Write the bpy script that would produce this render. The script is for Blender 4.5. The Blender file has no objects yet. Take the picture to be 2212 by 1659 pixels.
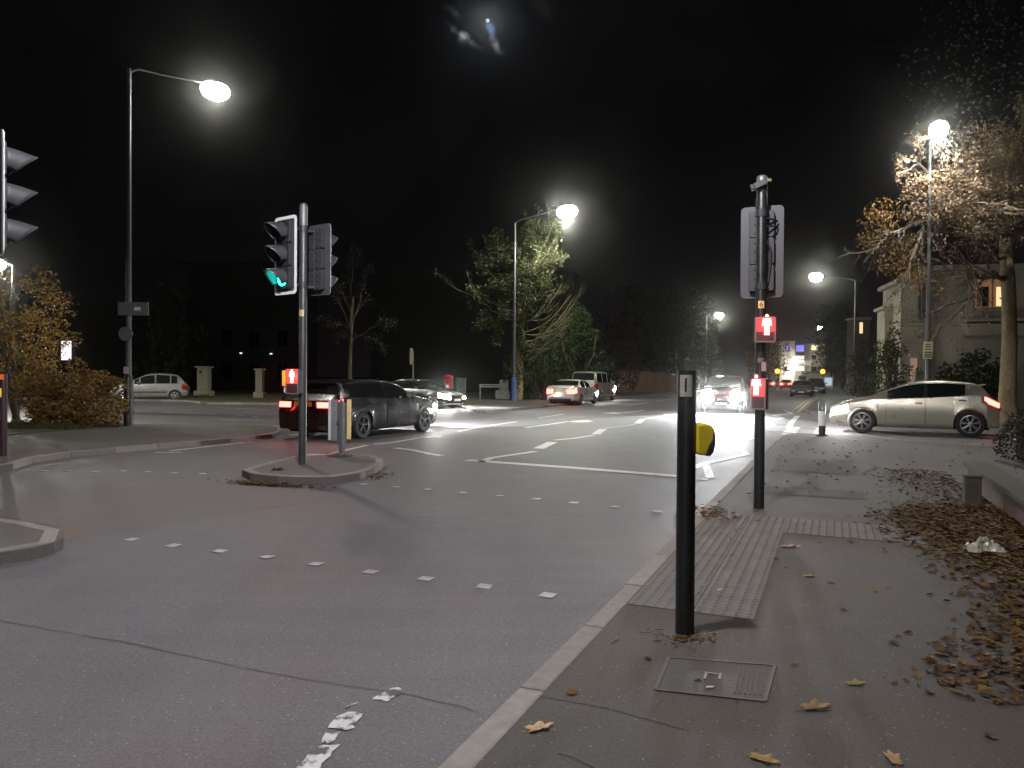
import bpy, bmesh, math, random
from mathutils import Vector, Matrix
R = math.radians
rng = random.Random(7)
S = bpy.context.scene
C = S.collection

# ------------------------------------------------------------------ camera, sky, moonlight, exposure
camd = bpy.data.cameras.new('camera')
camd.sensor_width = 36.0
camd.lens = 36.0 * 1640 / 2212
camd.clip_start = 0.05
camd.clip_end = 4000
cam = bpy.data.objects.new('camera', camd)
C.objects.link(cam)
cam.location = (0, 0, 1.42)
cam.rotation_euler = (R(90 - 0.507), -0.007, 0)
S.camera = cam
S.render.resolution_x, S.render.resolution_y = 1024, 768
S.view_settings.view_transform = 'Standard'
S.view_settings.look = 'None'
S.view_settings.gamma = 1
S.view_settings.exposure = 0.75
S.cycles.use_denoising = True
S.cycles.max_bounces = 5
S.cycles.diffuse_bounces = 2
S.cycles.glossy_bounces = 2
S.cycles.transmission_bounces = 2
S.cycles.volume_bounces = 0
S.cycles.sample_clamp_indirect = 3.0

W = bpy.data.worlds.new('World')
S.world = W
W.use_nodes = True
def nd(nt, typ, **kw):
    n = nt.nodes.new(typ)
    for k, v in kw.items():
        setattr(n, k, v)
    return n
def lk(nt, a, b): nt.links.new(a, b)
def mth(nt, op, a, b=None, c=None, clamp=False):
    n = nd(nt, 'ShaderNodeMath', operation=op, use_clamp=clamp)
    for i, v in enumerate((a, b, c)):
        if v is None: continue
        if isinstance(v, (int, float)): n.inputs[i].default_value = v
        else: lk(nt, v, n.inputs[i])
    return n.outputs[0]
def vdot(nt, v, w):
    n = nd(nt, 'ShaderNodeVectorMath', operation='DOT_PRODUCT')
    lk(nt, v, n.inputs[0]); n.inputs[1].default_value = w
    return n.outputs['Value']

MOON_DIR = Vector((-0.0352, 1.0, 0.4676)).normalized()
def build_sky():
    nt = W.node_tree
    bg = nt.nodes['Background']
    sky = nd(nt, 'ShaderNodeTexSky', sky_type='NISHITA', sun_disc=False)
    sky.sun_elevation = R(-14); sky.sun_rotation = R(20)
    tc = nd(nt, 'ShaderNodeTexCoord')
    d = tc.outputs['Generated']
    noise = nd(nt, 'ShaderNodeTexNoise'); noise.inputs['Scale'].default_value = 55; noise.inputs['Detail'].default_value = 5
    lk(nt, d, noise.inputs['Vector'])
    n2 = nd(nt, 'ShaderNodeTexNoise'); n2.inputs['Scale'].default_value = 5; n2.inputs['Detail'].default_value = 6
    lk(nt, d, n2.inputs['Vector'])
    right = Vector((1, 0.0352, 0)).normalized()
    up = right.cross(MOON_DIR).normalized()
    def blob(ox, oy, ang, sx, sy, amp, col):
        # a patch of moonlit cloud: offsets in radians from the moon
        a = (right * math.cos(ang) + up * math.sin(ang)); b = (up * math.cos(ang) - right * math.sin(ang))
        c = MOON_DIR + right * ox + up * oy
        x = mth(nt, 'DIVIDE', mth(nt, 'SUBTRACT', vdot(nt, d, a), a.dot(c)), sx)
        y = mth(nt, 'DIVIDE', mth(nt, 'SUBTRACT', vdot(nt, d, b), b.dot(c)), sy)
        r = mth(nt, 'SQRT', mth(nt, 'ADD', mth(nt, 'MULTIPLY', x, x), mth(nt, 'MULTIPLY', y, y)))
        r = mth(nt, 'ADD', r, mth(nt, 'MULTIPLY', mth(nt, 'SUBTRACT', noise.outputs['Fac'], 0.5), 3.2))
        m = mth(nt, 'SUBTRACT', 1.15, r, clamp=True)
        m = mth(nt, 'MULTIPLY', mth(nt, 'MULTIPLY', m, m), amp)
        front = mth(nt, 'GREATER_THAN', vdot(nt, d, MOON_DIR), 0.5)
        m = mth(nt, 'MULTIPLY', m, front)
        mix = nd(nt, 'ShaderNodeVectorMath', operation='SCALE'); mix.inputs[0].default_value = col
        lk(nt, m, mix.inputs['Scale'])
        return mix.outputs[0]
    k = 1 / 1640.0
    parts = [blob(-48*k, -28*k, R(-33), 24*k, 10*k, .24, (.9, .92, 1)),
             blob(18*k, -44*k, R(-38), 19*k, 12*k, .15, (.85, .9, 1)),
             blob(4*k, -12*k, R(-50), 15*k, 8*k, .2, (.35, .5, 1)),
             blob(-60*k, 12*k, R(-30), 26*k, 8*k, .02, (.9, 1, 1)),
             blob(110*k, 30*k, R(-20), 40*k, 22*k, .003, (1, 1, 1)),
             blob(-20*k, -45*k, R(-15), 46*k, 10*k, .018, (.8, .85, 1))]
    acc = parts[0]
    for p in parts[1:]:
        n = nd(nt, 'ShaderNodeVectorMath', operation='ADD'); lk(nt, acc, n.inputs[0]); lk(nt, p, n.inputs[1]); acc = n.outputs[0]
    # town glow on thin night cloud: a faint even grey, a little brighter where the cloud is thicker
    glow_haze = nd(nt, 'ShaderNodeVectorMath', operation='SCALE'); glow_haze.inputs[0].default_value = (1, .96, 1.08)
    lk(nt, mth(nt, 'ADD', 0.0010, mth(nt, 'MULTIPLY', mth(nt, 'SUBTRACT', n2.outputs['Fac'], 0.42, clamp=True), 0.003)), glow_haze.inputs['Scale'])
    n = nd(nt, 'ShaderNodeVectorMath', operation='ADD'); lk(nt, acc, n.inputs[0]); lk(nt, glow_haze.outputs[0], n.inputs[1])
    sk = nd(nt, 'ShaderNodeVectorMath', operation='SCALE'); lk(nt, sky.outputs[0], sk.inputs[0]); sk.inputs['Scale'].default_value = 0.05
    sep = nd(nt, 'ShaderNodeSeparateXYZ'); lk(nt, d, sep.inputs[0])   # reddish town glow low over the far end of the street
    gl = mth(nt, 'MULTIPLY', mth(nt, 'POWER', mth(nt, 'SUBTRACT', 1.0, mth(nt, 'ABSOLUTE', sep.outputs['Z']), clamp=True), 9.0), mth(nt, 'POWER', mth(nt, 'MAXIMUM', vdot(nt, d, (.37, .93, 0)), 0.0), 5.0))
    gs = nd(nt, 'ShaderNodeVectorMath', operation='SCALE'); gs.inputs[0].default_value = (.0042, .0026, .0030); lk(nt, gl, gs.inputs['Scale'])
    n4 = nd(nt, 'ShaderNodeVectorMath', operation='ADD'); lk(nt, n.outputs[0], n4.inputs[0]); lk(nt, gs.outputs[0], n4.inputs[1]); n = n4
    n3 = nd(nt, 'ShaderNodeVectorMath', operation='ADD'); lk(nt, n.outputs[0], n3.inputs[0]); lk(nt, sk.outputs[0], n3.inputs[1])
    lk(nt, n3.outputs[0], bg.inputs['Color'])
    bg.inputs['Strength'].default_value = 1.0
build_sky()
sund = bpy.data.lights.new('moonlight', 'SUN'); sund.energy = 0.004; sund.angle = R(0.5); sund.color = (.8, .88, 1)
suno = bpy.data.objects.new('moonlight', sund); C.objects.link(suno)
suno.rotation_euler = (-MOON_DIR).to_track_quat('-Z', 'Y').to_euler()

# ------------------------------------------------------------------ materials
MATS = {}
def M(name, col, rough=.6, metal=0, var=.15, scale=6, bump=0, bscale=60, coat=0, emit=None, es=0, spec=.5, alpha=None):
    if name in MATS: return MATS[name]
    m = bpy.data.materials.new(name); m.use_nodes = True; nt = m.node_tree
    p = nt.nodes['Principled BSDF']
    p.inputs['Roughness'].default_value = rough; p.inputs['Metallic'].default_value = metal
    p.inputs['Specular IOR Level'].default_value = spec
    if coat: p.inputs['Coat Weight'].default_value = coat; p.inputs['Coat Roughness'].default_value = .05
    tc = nd(nt, 'ShaderNodeTexCoord')
    if var:
        n = nd(nt, 'ShaderNodeTexNoise'); n.inputs['Scale'].default_value = scale; n.inputs['Detail'].default_value = 5
        lk(nt, tc.outputs['Object'], n.inputs['Vector'])
        mx = nd(nt, 'ShaderNodeMixRGB'); lk(nt, n.outputs['Fac'], mx.inputs['Fac'])
        mx.inputs[1].default_value = tuple(c * (1 - 1.6 * var) for c in col) + (1,)
        mx.inputs[2].default_value = tuple(min(1, c * (1 + 1.6 * var)) for c in col) + (1,)
        lk(nt, mx.outputs[0], p.inputs['Base Color'])
        rr = mth(nt, 'ADD', rough - .12 * (1 if rough > .2 else .2), mth(nt, 'MULTIPLY', n.outputs['Fac'], .24 * (1 if rough > .2 else .2)))
        lk(nt, rr, p.inputs['Roughness'])
    else: p.inputs['Base Color'].default_value = tuple(col) + (1,)
    if bump:
        b = nd(nt, 'ShaderNodeTexNoise'); b.inputs['Scale'].default_value = bscale; b.inputs['Detail'].default_value = 4
        lk(nt, tc.outputs['Object'], b.inputs['Vector'])
        bp = nd(nt, 'ShaderNodeBump'); bp.inputs['Strength'].default_value = bump; bp.inputs['Distance'].default_value = .02
        lk(nt, b.outputs['Fac'], bp.inputs['Height']); lk(nt, bp.outputs[0], p.inputs['Normal'])
    if emit:
        p.inputs['Emission Color'].default_value = tuple(emit) + (1,); p.inputs['Emission Strength'].default_value = es
    MATS[name] = m
    return m
def asphalt(name, dark, light, fleck, warm=(1, 1, 1), rough=.62, streak=0):
    m = bpy.data.materials.new(name); m.use_nodes = True; nt = m.node_tree
    p = nt.nodes['Principled BSDF']; tc = nd(nt, 'ShaderNodeTexCoord'); v = tc.outputs['Object']
    def noise(sc, det=4, vec=v, r=.5):
        n = nd(nt, 'ShaderNodeTexNoise'); n.inputs['Scale'].default_value = sc; n.inputs['Detail'].default_value = det; n.inputs['Roughness'].default_value = r
        lk(nt, vec, n.inputs['Vector']); return n.outputs['Fac']
    big = noise(.35, 5); mid = noise(3.2, 5, r=.6); fine = noise(62, 3, r=.75); grit = noise(190, 2)
    f = mth(nt, 'ADD', mth(nt, 'MULTIPLY', big, .55), mth(nt, 'MULTIPLY', mid, .3))
    f = mth(nt, 'ADD', f, mth(nt, 'MULTIPLY', mth(nt, 'SUBTRACT', fine, .5), 1.8))
    if streak:
        mp = nd(nt, 'ShaderNodeMapping'); mp.inputs['Rotation'].default_value = (0, 0, R(-23)); mp.inputs['Scale'].default_value = (.22, 2.6, 1)
        # tyre-worn and patched bands lying across the carriageway at the stop line
        mp.inputs['Rotation'].default_value = (0, 0, R(23))
        lk(nt, v, mp.inputs['Vector'])
        st = noise(1.5, 7, mp.outputs[0], .65)
        f = mth(nt, 'ADD', f, mth(nt, 'MULTIPLY', mth(nt, 'SUBTRACT', st, .5), streak))
        m2 = nd(nt, 'ShaderNodeMapping'); m2.inputs['Rotation'].default_value = (0, 0, R(23)); m2.inputs['Scale'].default_value = (1.5, .05, 1)
        lk(nt, v, m2.inputs['Vector'])    # wheel tracks polished along the lanes
        f = mth(nt, 'ADD', f, mth(nt, 'MULTIPLY', mth(nt, 'SUBTRACT', noise(1.0, 5, m2.outputs[0], .6), .5), .5))
    cr = nd(nt, 'ShaderNodeMixRGB'); lk(nt, mth(nt, 'MULTIPLY', f, 1.0, clamp=True), cr.inputs['Fac'])
    cr.inputs[1].default_value = tuple(dark * w for w in warm) + (1,); cr.inputs[2].default_value = tuple(light * w for w in warm) + (1,)
    tn = nd(nt, 'ShaderNodeMixRGB', blend_type='MULTIPLY'); tn.inputs['Fac'].default_value = 1
    tm = nd(nt, 'ShaderNodeMixRGB'); tf = noise(.55, 4); lk(nt, mth(nt, 'MULTIPLY', mth(nt, 'SUBTRACT', tf, .35), 3.0, clamp=True), tm.inputs['Fac'])
    tm.inputs[1].default_value = (1.06, .97, .95, 1); tm.inputs[2].default_value = (.95, .98, 1.05, 1)
    lk(nt, cr.outputs[0], tn.inputs[1]); lk(nt, tm.outputs[0], tn.inputs[2]); cr = tn
    vo = nd(nt, 'ShaderNodeTexVoronoi'); vo.inputs['Scale'].default_value = 42; lk(nt, v, vo.inputs['Vector'])
    sp = mth(nt, 'MULTIPLY', mth(nt, 'LESS_THAN', vo.outputs['Distance'], .17), mth(nt, 'GREATER_THAN', mth(nt, 'FRACT', mth(nt, 'MULTIPLY', vo.outputs['Color'], 7.3)), .86))
    mx = nd(nt, 'ShaderNodeMixRGB'); lk(nt, sp, mx.inputs['Fac']); lk(nt, cr.outputs[0], mx.inputs[1]); mx.inputs[2].default_value = (fleck, fleck * .96, fleck * .92, 1)
    lk(nt, mx.outputs[0], p.inputs['Base Color'])
    rg = mth(nt, 'ADD', rough - .2, mth(nt, 'MULTIPLY', mth(nt, 'ADD', big, mid), .22))
    lk(nt, rg, p.inputs['Roughness'])
    p.inputs['Specular IOR Level'].default_value = .4
    bp = nd(nt, 'ShaderNodeBump'); bp.inputs['Strength'].default_value = .55; bp.inputs['Distance'].default_value = .012
    h = mth(nt, 'ADD', mth(nt, 'MULTIPLY', fine, .7), mth(nt, 'MULTIPLY', grit, .5))
    lk(nt, h, bp.inputs['Height']); lk(nt, bp.outputs[0], p.inputs['Normal'])
    return m
def worn_paint(name, col, wear=.42, scale=9):
    # thermoplastic paint, worn through to dark asphalt in flakes
    m = bpy.data.materials.new(name); m.use_nodes = True; nt = m.node_tree
    p = nt.nodes['Principled BSDF']; tc = nd(nt, 'ShaderNodeTexCoord')
    n = nd(nt, 'ShaderNodeTexNoise'); n.inputs['Scale'].default_value = scale; n.inputs['Detail'].default_value = 8; n.inputs['Roughness'].default_value = .65
    lk(nt, tc.outputs['Object'], n.inputs['Vector'])
    n2 = nd(nt, 'ShaderNodeTexNoise'); n2.inputs['Scale'].default_value = 40; lk(nt, tc.outputs['Object'], n2.inputs['Vector'])
    f = mth(nt, 'MULTIPLY', mth(nt, 'SUBTRACT', n.outputs['Fac'], wear), 14, clamp=True)
    a = nd(nt, 'ShaderNodeMixRGB'); lk(nt, n2.outputs['Fac'], a.inputs['Fac']); a.inputs[1].default_value = tuple(c * .78 for c in col) + (1,); a.inputs[2].default_value = tuple(col) + (1,)
    b = nd(nt, 'ShaderNodeMixRGB'); lk(nt, f, b.inputs['Fac']); b.inputs[1].default_value = (.06, .058, .056, 1); lk(nt, a.outputs[0], b.inputs[2])
    lk(nt, b.outputs[0], p.inputs['Base Color']); p.inputs['Roughness'].default_value = .55
    bp = nd(nt, 'ShaderNodeBump'); bp.inputs['Strength'].default_value = .3; bp.inputs['Distance'].default_value = .01; lk(nt, n2.outputs['Fac'], bp.inputs['Height']); lk(nt, bp.outputs[0], p.inputs['Normal'])
    return m
def per_piece(name, cols, rough=.8, bump=.3, bscale=70, transl=0, spec=.3):
    # colour varies from stone to stone / leaf to leaf
    m = bpy.data.materials.new(name); m.use_nodes = True; nt = m.node_tree
    p = nt.nodes['Principled BSDF']; g = nd(nt, 'ShaderNodeNewGeometry')
    cr = nd(nt, 'ShaderNodeValToRGB'); e = cr.color_ramp.elements
    while len(e) < len(cols): e.new(.5)
    for i, c in enumerate(cols): e[i].position = i / (len(cols) - 1); e[i].color = tuple(c) + (1,)
    lk(nt, g.outputs['Random Per Island'], cr.inputs['Fac'])
    tc = nd(nt, 'ShaderNodeTexCoord')
    n = nd(nt, 'ShaderNodeTexNoise'); n.inputs['Scale'].default_value = 14; n.inputs['Detail'].default_value = 6; lk(nt, tc.outputs['Object'], n.inputs['Vector'])
    mu = nd(nt, 'ShaderNodeMixRGB', blend_type='MULTIPLY'); mu.inputs['Fac'].default_value = .7; lk(nt, cr.outputs[0], mu.inputs[1])
    r2 = nd(nt, 'ShaderNodeMixRGB'); lk(nt, n.outputs['Fac'], r2.inputs['Fac']); r2.inputs[1].default_value = (.45, .45, .45, 1); r2.inputs[2].default_value = (1.3, 1.3, 1.3, 1)
    lk(nt, r2.outputs[0], mu.inputs[2]); lk(nt, mu.outputs[0], p.inputs['Base Color'])
    p.inputs['Roughness'].default_value = rough; p.inputs['Specular IOR Level'].default_value = spec
    if bump:
        b = nd(nt, 'ShaderNodeTexNoise'); b.inputs['Scale'].default_value = bscale; lk(nt, tc.outputs['Object'], b.inputs['Vector'])
        bp = nd(nt, 'ShaderNodeBump'); bp.inputs['Strength'].default_value = bump; bp.inputs['Distance'].default_value = .01; lk(nt, b.outputs['Fac'], bp.inputs['Height']); lk(nt, bp.outputs[0], p.inputs['Normal'])
    if transl:
        t = nd(nt, 'ShaderNodeBsdfTranslucent'); lk(nt, mu.outputs[0], t.inputs['Color'])
        mx = nd(nt, 'ShaderNodeMixShader'); mx.inputs['Fac'].default_value = transl; lk(nt, p.outputs[0], mx.inputs[1]); lk(nt, t.outputs[0], mx.inputs[2])
        lk(nt, mx.outputs[0], nt.nodes['Material Output'].inputs['Surface'])
    return m

mROAD = asphalt('road_asphalt', .055, .135, .28, (1, .965, 1.0), .6, streak=.45)
mPAVE = asphalt('pavement_asphalt', .035, .088, .2, (1, .92, .78), .75)
mPAVEL = asphalt('pavement_asphalt_far', .045, .10, .22, (1, .93, .78), .8)
mISL = asphalt('island_asphalt', .06, .13, .25, (1, .96, .88), .75)
mKERB = per_piece('kerb_stone', [(.14, .13, .115), (.235, .215, .19), (.18, .165, .145), (.29, .262, .23)], .8)
mWHITE = worn_paint('road_paint', (.55, .54, .51), .34)
mWORN = worn_paint('worn_road_paint', (.5, .5, .5), .42, 9)
mYEL = worn_paint('yellow_road_paint', (.5, .36, .06), .38)
mSOIL = M('soil', (.022, .017, .012), .95, var=.3, bump=.8, bscale=18)
mGRASSB = M('turf', (.03, .035, .012), .95, var=.3, scale=3, bump=.8, bscale=30)
mSTUD = M('stud_metal', (.27, .27, .29), .45, .3, var=.4, scale=14, bump=.3)
mTACT = M('tactile_concrete', (.098, .093, .084), .8, var=.35, scale=5, bump=.3)
mBLACK = M('black_pole_paint', (.012, .013, .013), .38, var=.3, scale=12, bump=.12, bscale=90)
mGALV = M('galvanised_steel', (.17, .18, .185), .5, .55, var=.2, scale=9, bump=.1)
mGREYP = M('grey_plastic', (.11, .115, .125), .55, var=.15, scale=10)
mDGREY = M('dark_grey_plastic', (.022, .024, .027), .5, var=.2)
mLENSOFF = M('unlit_lens', (.015, .015, .015), .15)
mWBORD = M('white_border', (.75, .76, .76), .35, var=.05)
mYELB = M('yellow_plastic', (.78, .60, .02), .35, var=.08)
mRUB = M('rubber', (.012, .012, .012), .8)
mDARK = M('dark_void', (.006, .006, .006), .9)
mALLOY = M('wheel_alloy', (.35, .35, .35), .35, .7)
mGLASS = M('car_glass', (.008, .011, .010), .06, var=0, spec=.6)
mPLATEW = M('white_number_plate', (.7, .7, .66), .35, var=.05)
mPLATEY = M('yellow_number_plate', (.7, .52, .06), .35, var=.05)
mCHROME = M('chrome', (.5, .5, .5), .15, .9)
mREDMAN = M('red_figure_light', (.3, .01, .01), .4, emit=(1, .10, .075), es=20)
mGREEN = M('green_lens_lit', (.0, .2, .18), .3, emit=(.02, .95, .80), es=7)
mLAMP = M('lamp_lens_lit', (.8, .8, .8), .3, emit=(1, .97, .86), es=110)
mHEADL = M('headlight_lit', (.8, .8, .8), .2, emit=(1, .98, .93), es=220)
mHEADOFF = M('headlight_off', (.4, .42, .43), .08, var=.1, spec=.8)
mTAIL = M('taillight_lit', (.4, .01, .01), .2, emit=(1, .06, .045), es=9)
mTAILOFF = M('taillight_off', (.18, .006, .006), .15)
mSTONE = M('villa_stone', (.38, .35, .28), .85, var=.22, scale=1.2, bump=.25, bscale=25)
mBRICK = M('old_brick', (.085, .045, .03), .9, var=.35, scale=9, bump=.6, bscale=14)
mCOPE = M('coping_stone', (.055, .05, .038), .9, var=.3, bump=.4)
mBARK = M('bark', (.16, .125, .07), .9, var=.4, scale=9, bump=.9, bscale=22)
mTWIG = M('twig_bark', (.12, .097, .075), .85, var=.3)
mIVYL = per_piece('ivy_leaves', [(.018, .03, .009), (.048, .054, .016), (.028, .04, .013), (.085, .08, .032)], .5, 0, transl=.25)
mAUT = per_piece('autumn_leaves', [(.10, .062, .035), (.17, .115, .06), (.12, .09, .065), (.20, .14, .055), (.08, .055, .035)], .6, 0, transl=.3)
mYLEAF = per_piece('yellow_leaves', [(.30, .17, .03), (.10, .055, .02), (.38, .24, .04), (.06, .045, .02)], .55, 0, transl=.25)
mORANGE = per_piece('orange_leaves', [(.18, .09, .025), (.32, .17, .05), (.10, .06, .022), (.26, .17, .04), (.08, .07, .02)], .6, 0, transl=.25)
mEVERG = per_piece('evergreen_leaves', [(.012, .03, .008), (.03, .055, .012), (.02, .035, .01)], .55, 0, transl=.15)
mHEDGE = per_piece('hedge_leaves', [(.015, .018, .008), (.03, .03, .012), (.025, .016, .008)], .6, 0, transl=.15)
mFALL = per_piece('fallen_leaf', [(.03, .014, .006), (.095, .042, .010), (.15, .07, .014), (.045, .022, .009), (.20, .115, .024), (.028, .015, .008), (.12, .05, .011)], .7, .2, 30, transl=.1)
mGRASS = per_piece('grass_blades', [(.03, .045, .012), (.07, .06, .02), (.10, .065, .02)], .7, 0, transl=.2)
mWEED = per_piece('weed_leaves', [(.03, .07, .012), (.06, .11, .02), (.04, .08, .02)], .6, 0, transl=.2)

# ------------------------------------------------------------------ mesh helpers
class MB:
    def __init__(s): s.v = []; s.f = []
    def add(s, verts, faces):
        o = len(s.v); s.v += [tuple(x) for x in verts]; s.f += [tuple(i + o for i in f) for f in faces]; return s
    def box(s, c, d, rz=0, rx=0, ry=0):
        m = Matrix.Translation(c) @ Matrix.Rotation(rz, 4, 'Z') @ Matrix.Rotation(ry, 4, 'Y') @ Matrix.Rotation(rx, 4, 'X')
        x, y, z = (k / 2 for k in d)
        vs = [m @ Vector(p) for p in ((-x, -y, -z), (x, -y, -z), (x, y, -z), (-x, y, -z), (-x, -y, z), (x, -y, z), (x, y, z), (-x, y, z))]
        return s.add(vs, [(0, 3, 2, 1), (4, 5, 6, 7), (0, 1, 5, 4), (1, 2, 6, 5), (2, 3, 7, 6), (3, 0, 4, 7)])
    def tube(s, pts, rad, n=8, cap=True):
        pts = [Vector(p) for p in pts]; N = len(pts)
        if not isinstance(rad, (list, tuple)): rad = [rad] * N
        vs = []; a = None
        for i, p in enumerate(pts):
            t = (pts[min(i + 1, N - 1)] - pts[max(i - 1, 0)])
            t = t.normalized() if t.length > 1e-9 else Vector((0, 0, 1))
            if a is None: a = t.orthogonal().normalized()
            else:
                a = a - t * a.dot(t); a = a.normalized() if a.length > 1e-6 else t.orthogonal().normalized()
            b = t.cross(a)
            for k in range(n):
                q = 2 * math.pi * k / n; vs.append(p + (a * math.cos(q) + b * math.sin(q)) * rad[i])
        fs = [(i * n + k, i * n + (k + 1) % n, (i + 1) * n + (k + 1) % n, (i + 1) * n + k) for i in range(N - 1) for k in range(n)]
        if cap: fs += [tuple(range(n))[::-1], tuple((N - 1) * n + k for k in range(n))]
        return s.add(vs, fs)
    def lathe(s, prof, n=20, o=(0, 0, 0), ax='Z', caps=True):
        # prof: (radius, height)
        vs = []
        for r, h in prof:
            for k in range(n):
                q = 2 * math.pi * k / n; x, y = r * math.cos(q), r * math.sin(q)
                p = (x, y, h) if ax == 'Z' else ((h, x, y) if ax == 'X' else (x, h, -y))
                vs.append((p[0] + o[0], p[1] + o[1], p[2] + o[2]))
        N = len(prof)
        fs = [(i * n + k, i * n + (k + 1) % n, (i + 1) * n + (k + 1) % n, (i + 1) * n + k) for i in range(N - 1) for k in range(n)]
        if caps and prof[0][0] > 1e-6: fs.append(tuple(range(n))[::-1])
        if caps and prof[-1][0] > 1e-6: fs.append(tuple((N - 1) * n + k for k in range(n)))
        return s.add(vs, fs)
    def prism(s, poly, z0, z1):
        ar = sum(poly[i][0] * poly[(i + 1) % len(poly)][1] - poly[(i + 1) % len(poly)][0] * poly[i][1] for i in range(len(poly)))
        if ar < 0: poly = poly[::-1]
        n = len(poly)
        vs = [(x, y, z0) for x, y in poly] + [(x, y, z1) for x, y in poly]
        return s.add(vs, [tuple(range(n))[::-1], tuple(range(n, 2 * n))] + [(i, (i + 1) % n, n + (i + 1) % n, n + i) for i in range(n)])
    def xform(s, m):
        s.v = [tuple(m @ Vector(p)) for p in s.v]; return s
    def build(s, name, mat, parent=None, smooth=False, bevel=0, loc=None, rz=0):
        me = bpy.data.meshes.new(name); me.from_pydata(s.v, [], s.f); me.update()
        o = bpy.data.objects.new(name, me); C.objects.link(o)
        if mat: me.materials.append(mat)
        if smooth:
            for p in me.polygons: p.use_smooth = True
            if smooth != 'all':
                try: me.set_sharp_from_angle(angle=R(40))
                except Exception: pass
        if parent: o.parent = parent
        if loc: o.location = loc
        if rz: o.rotation_euler.z = rz
        if bevel:
            b = o.modifiers.new('bevel', 'BEVEL'); b.width = bevel; b.segments = 2; b.limit_method = 'ANGLE'; b.angle_limit = R(40)
        return o
def tag(o, label, cat, group=None):
    o['label'] = label; o['category'] = cat
    if group: o['group'] = group
    return o
def thing(name, label, cat, loc=(0, 0, 0), rz=0, group=None):
    o = bpy.data.objects.new(name, None); C.objects.link(o); o.location = loc; o.rotation_euler.z = rz
    o.empty_display_size = .2
    return tag(o, label, cat, group)
def struct(o): o['kind'] = 'structure'; return o
def text_mesh(txt, size, depth=.002):
    cu = bpy.data.curves.new('lettering', 'FONT'); cu.body = txt; cu.size = size; cu.extrude = depth; cu.align_x = 'CENTER'; cu.align_y = 'CENTER'
    o = bpy.data.objects.new('lettering', cu); C.objects.link(o)
    bpy.context.view_layer.update()
    me = bpy.data.meshes.new_from_object(o.evaluated_get(bpy.context.evaluated_depsgraph_get()))
    bpy.data.objects.remove(o); bpy.data.curves.remove(cu)
    return me
def lettering(txt, size, mat, parent, m, name='lettering'):
    me = text_mesh(txt, size); me.transform(m); me.materials.clear(); me.materials.append(mat)
    o = bpy.data.objects.new(name, me); C.objects.link(o); o.parent = parent; return o
def strip(mb, pts, w, z):
    pts = [Vector((p[0], p[1], 0)) for p in pts]; L, Rr = [], []
    for i, p in enumerate(pts):
        d1 = (pts[i] - pts[i - 1]).normalized() if i else (pts[1] - pts[0]).normalized()
        d2 = (pts[i + 1] - pts[i]).normalized() if i < len(pts) - 1 else d1
        t = (d1 + d2); t = t.normalized() if t.length > .3 else d1
        nrm = Vector((-t.y, t.x, 0)); k = max(.55, abs(nrm.dot(Vector((-d1.y, d1.x, 0)))))
        L.append(p + nrm * w / 2 / k); Rr.append(p - nrm * w / 2 / k)
    n = len(pts)
    mb.add([(q.x, q.y, z) for q in L] + [(q.x, q.y, z) for q in Rr], [(n + i, n + i + 1, i + 1, i) for i in range(n - 1)])
    return mb
U = Vector((math.sin(R(23)), math.cos(R(23)), 0)); V = Vector((U.y, -U.x, 0))
def st(s, t): p = U * s + V * t; return (p.x, p.y)
BLOOM_HAZE = 0.0005
# ------------------------------------------------------------------ the setting: ground, road, pavements, kerbs, markings
ZR = -0.1
g = MB(); g.add([(-1500, -1500, -.2), (1500, -1500, -.2), (1500, 1500, -.2), (-1500, 1500, -.2)], [(0, 1, 2, 3)])
struct(g.build('ground', mSOIL))
g = MB(); g.add([(-140, -40, ZR), (160, -40, ZR), (160, 420, ZR), (-140, 420, ZR)], [(0, 1, 2, 3)])
struct(g.build('road', mROAD))
def arc(c, r, a0, a1, n=8):
    return [(c[0] + r * math.cos(R(a0 + (a1 - a0) * i / n)), c[1] + r * math.sin(R(a0 + (a1 - a0) * i / n))) for i in range(n + 1)]
TK = -1.31
near_edge = [st(-12, TK), st(-4, TK), st(0, TK), st(18.4, TK)] + [(6.696, 18.941), (7.137, 19.679), (7.576, 20.047), (7.993, 19.84), (8.664, 19.741), (9.075, 19.309), (9.122, 18.16), (9.504, 17.168), (10.622, 16.671), (11.731, 16.1)]
P = near_edge + [(40, 9), (40, -12)]
struct(MB().prism(P, -.15, 0).build('near_pavement', mPAVE))
left_edge = [(-8.74, 9.402), (-8.192, 10.298), (-7.776, 11.543), (-8.23, 13.22), (-7.832, 14.351), (-7.262, 15.485), (-6.455, 16.825), (-5.8, 18.391)]
left_tip = [(-5.884, 19.326), (-6.108, 20.348), (-6.535, 21.464), (-6.962, 21.939)]
left_back = [(-8.168, 22.128), (-9.525, 22.083), (-11.46, 21.971), (-13.962, 21.903), (-18.336, 21.396)]
struct(MB().prism(left_edge + left_tip + left_back + [(-40, 22), (-40, 8)], -.15, 0).build('left_pavement', mPAVEL))
far_edge = [(-43.648, 44.577), (-33.285, 45.27), (-24.573, 44.492), (-18.289, 42.803), (-16.115, 39.699), (-12.163, 39.443), (-8.475, 40.206), (-5.176, 41.26), (-2.864, 38.913), (-2.111, 35.454), (-1.635, 32.082), (-1.18, 31.933), (-0.118, 34.479), (1.65, 38.486), (7.416, 54.244), (13.081, 68.289)] + [st(95, -13.6), st(200, -13.6), st(410, -13.6)]
struct(MB().prism(far_edge + [st(410, -120), (-140, 200), (-140, 46)], -.15, 0).build('far_pavement', mPAVEL))
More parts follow.
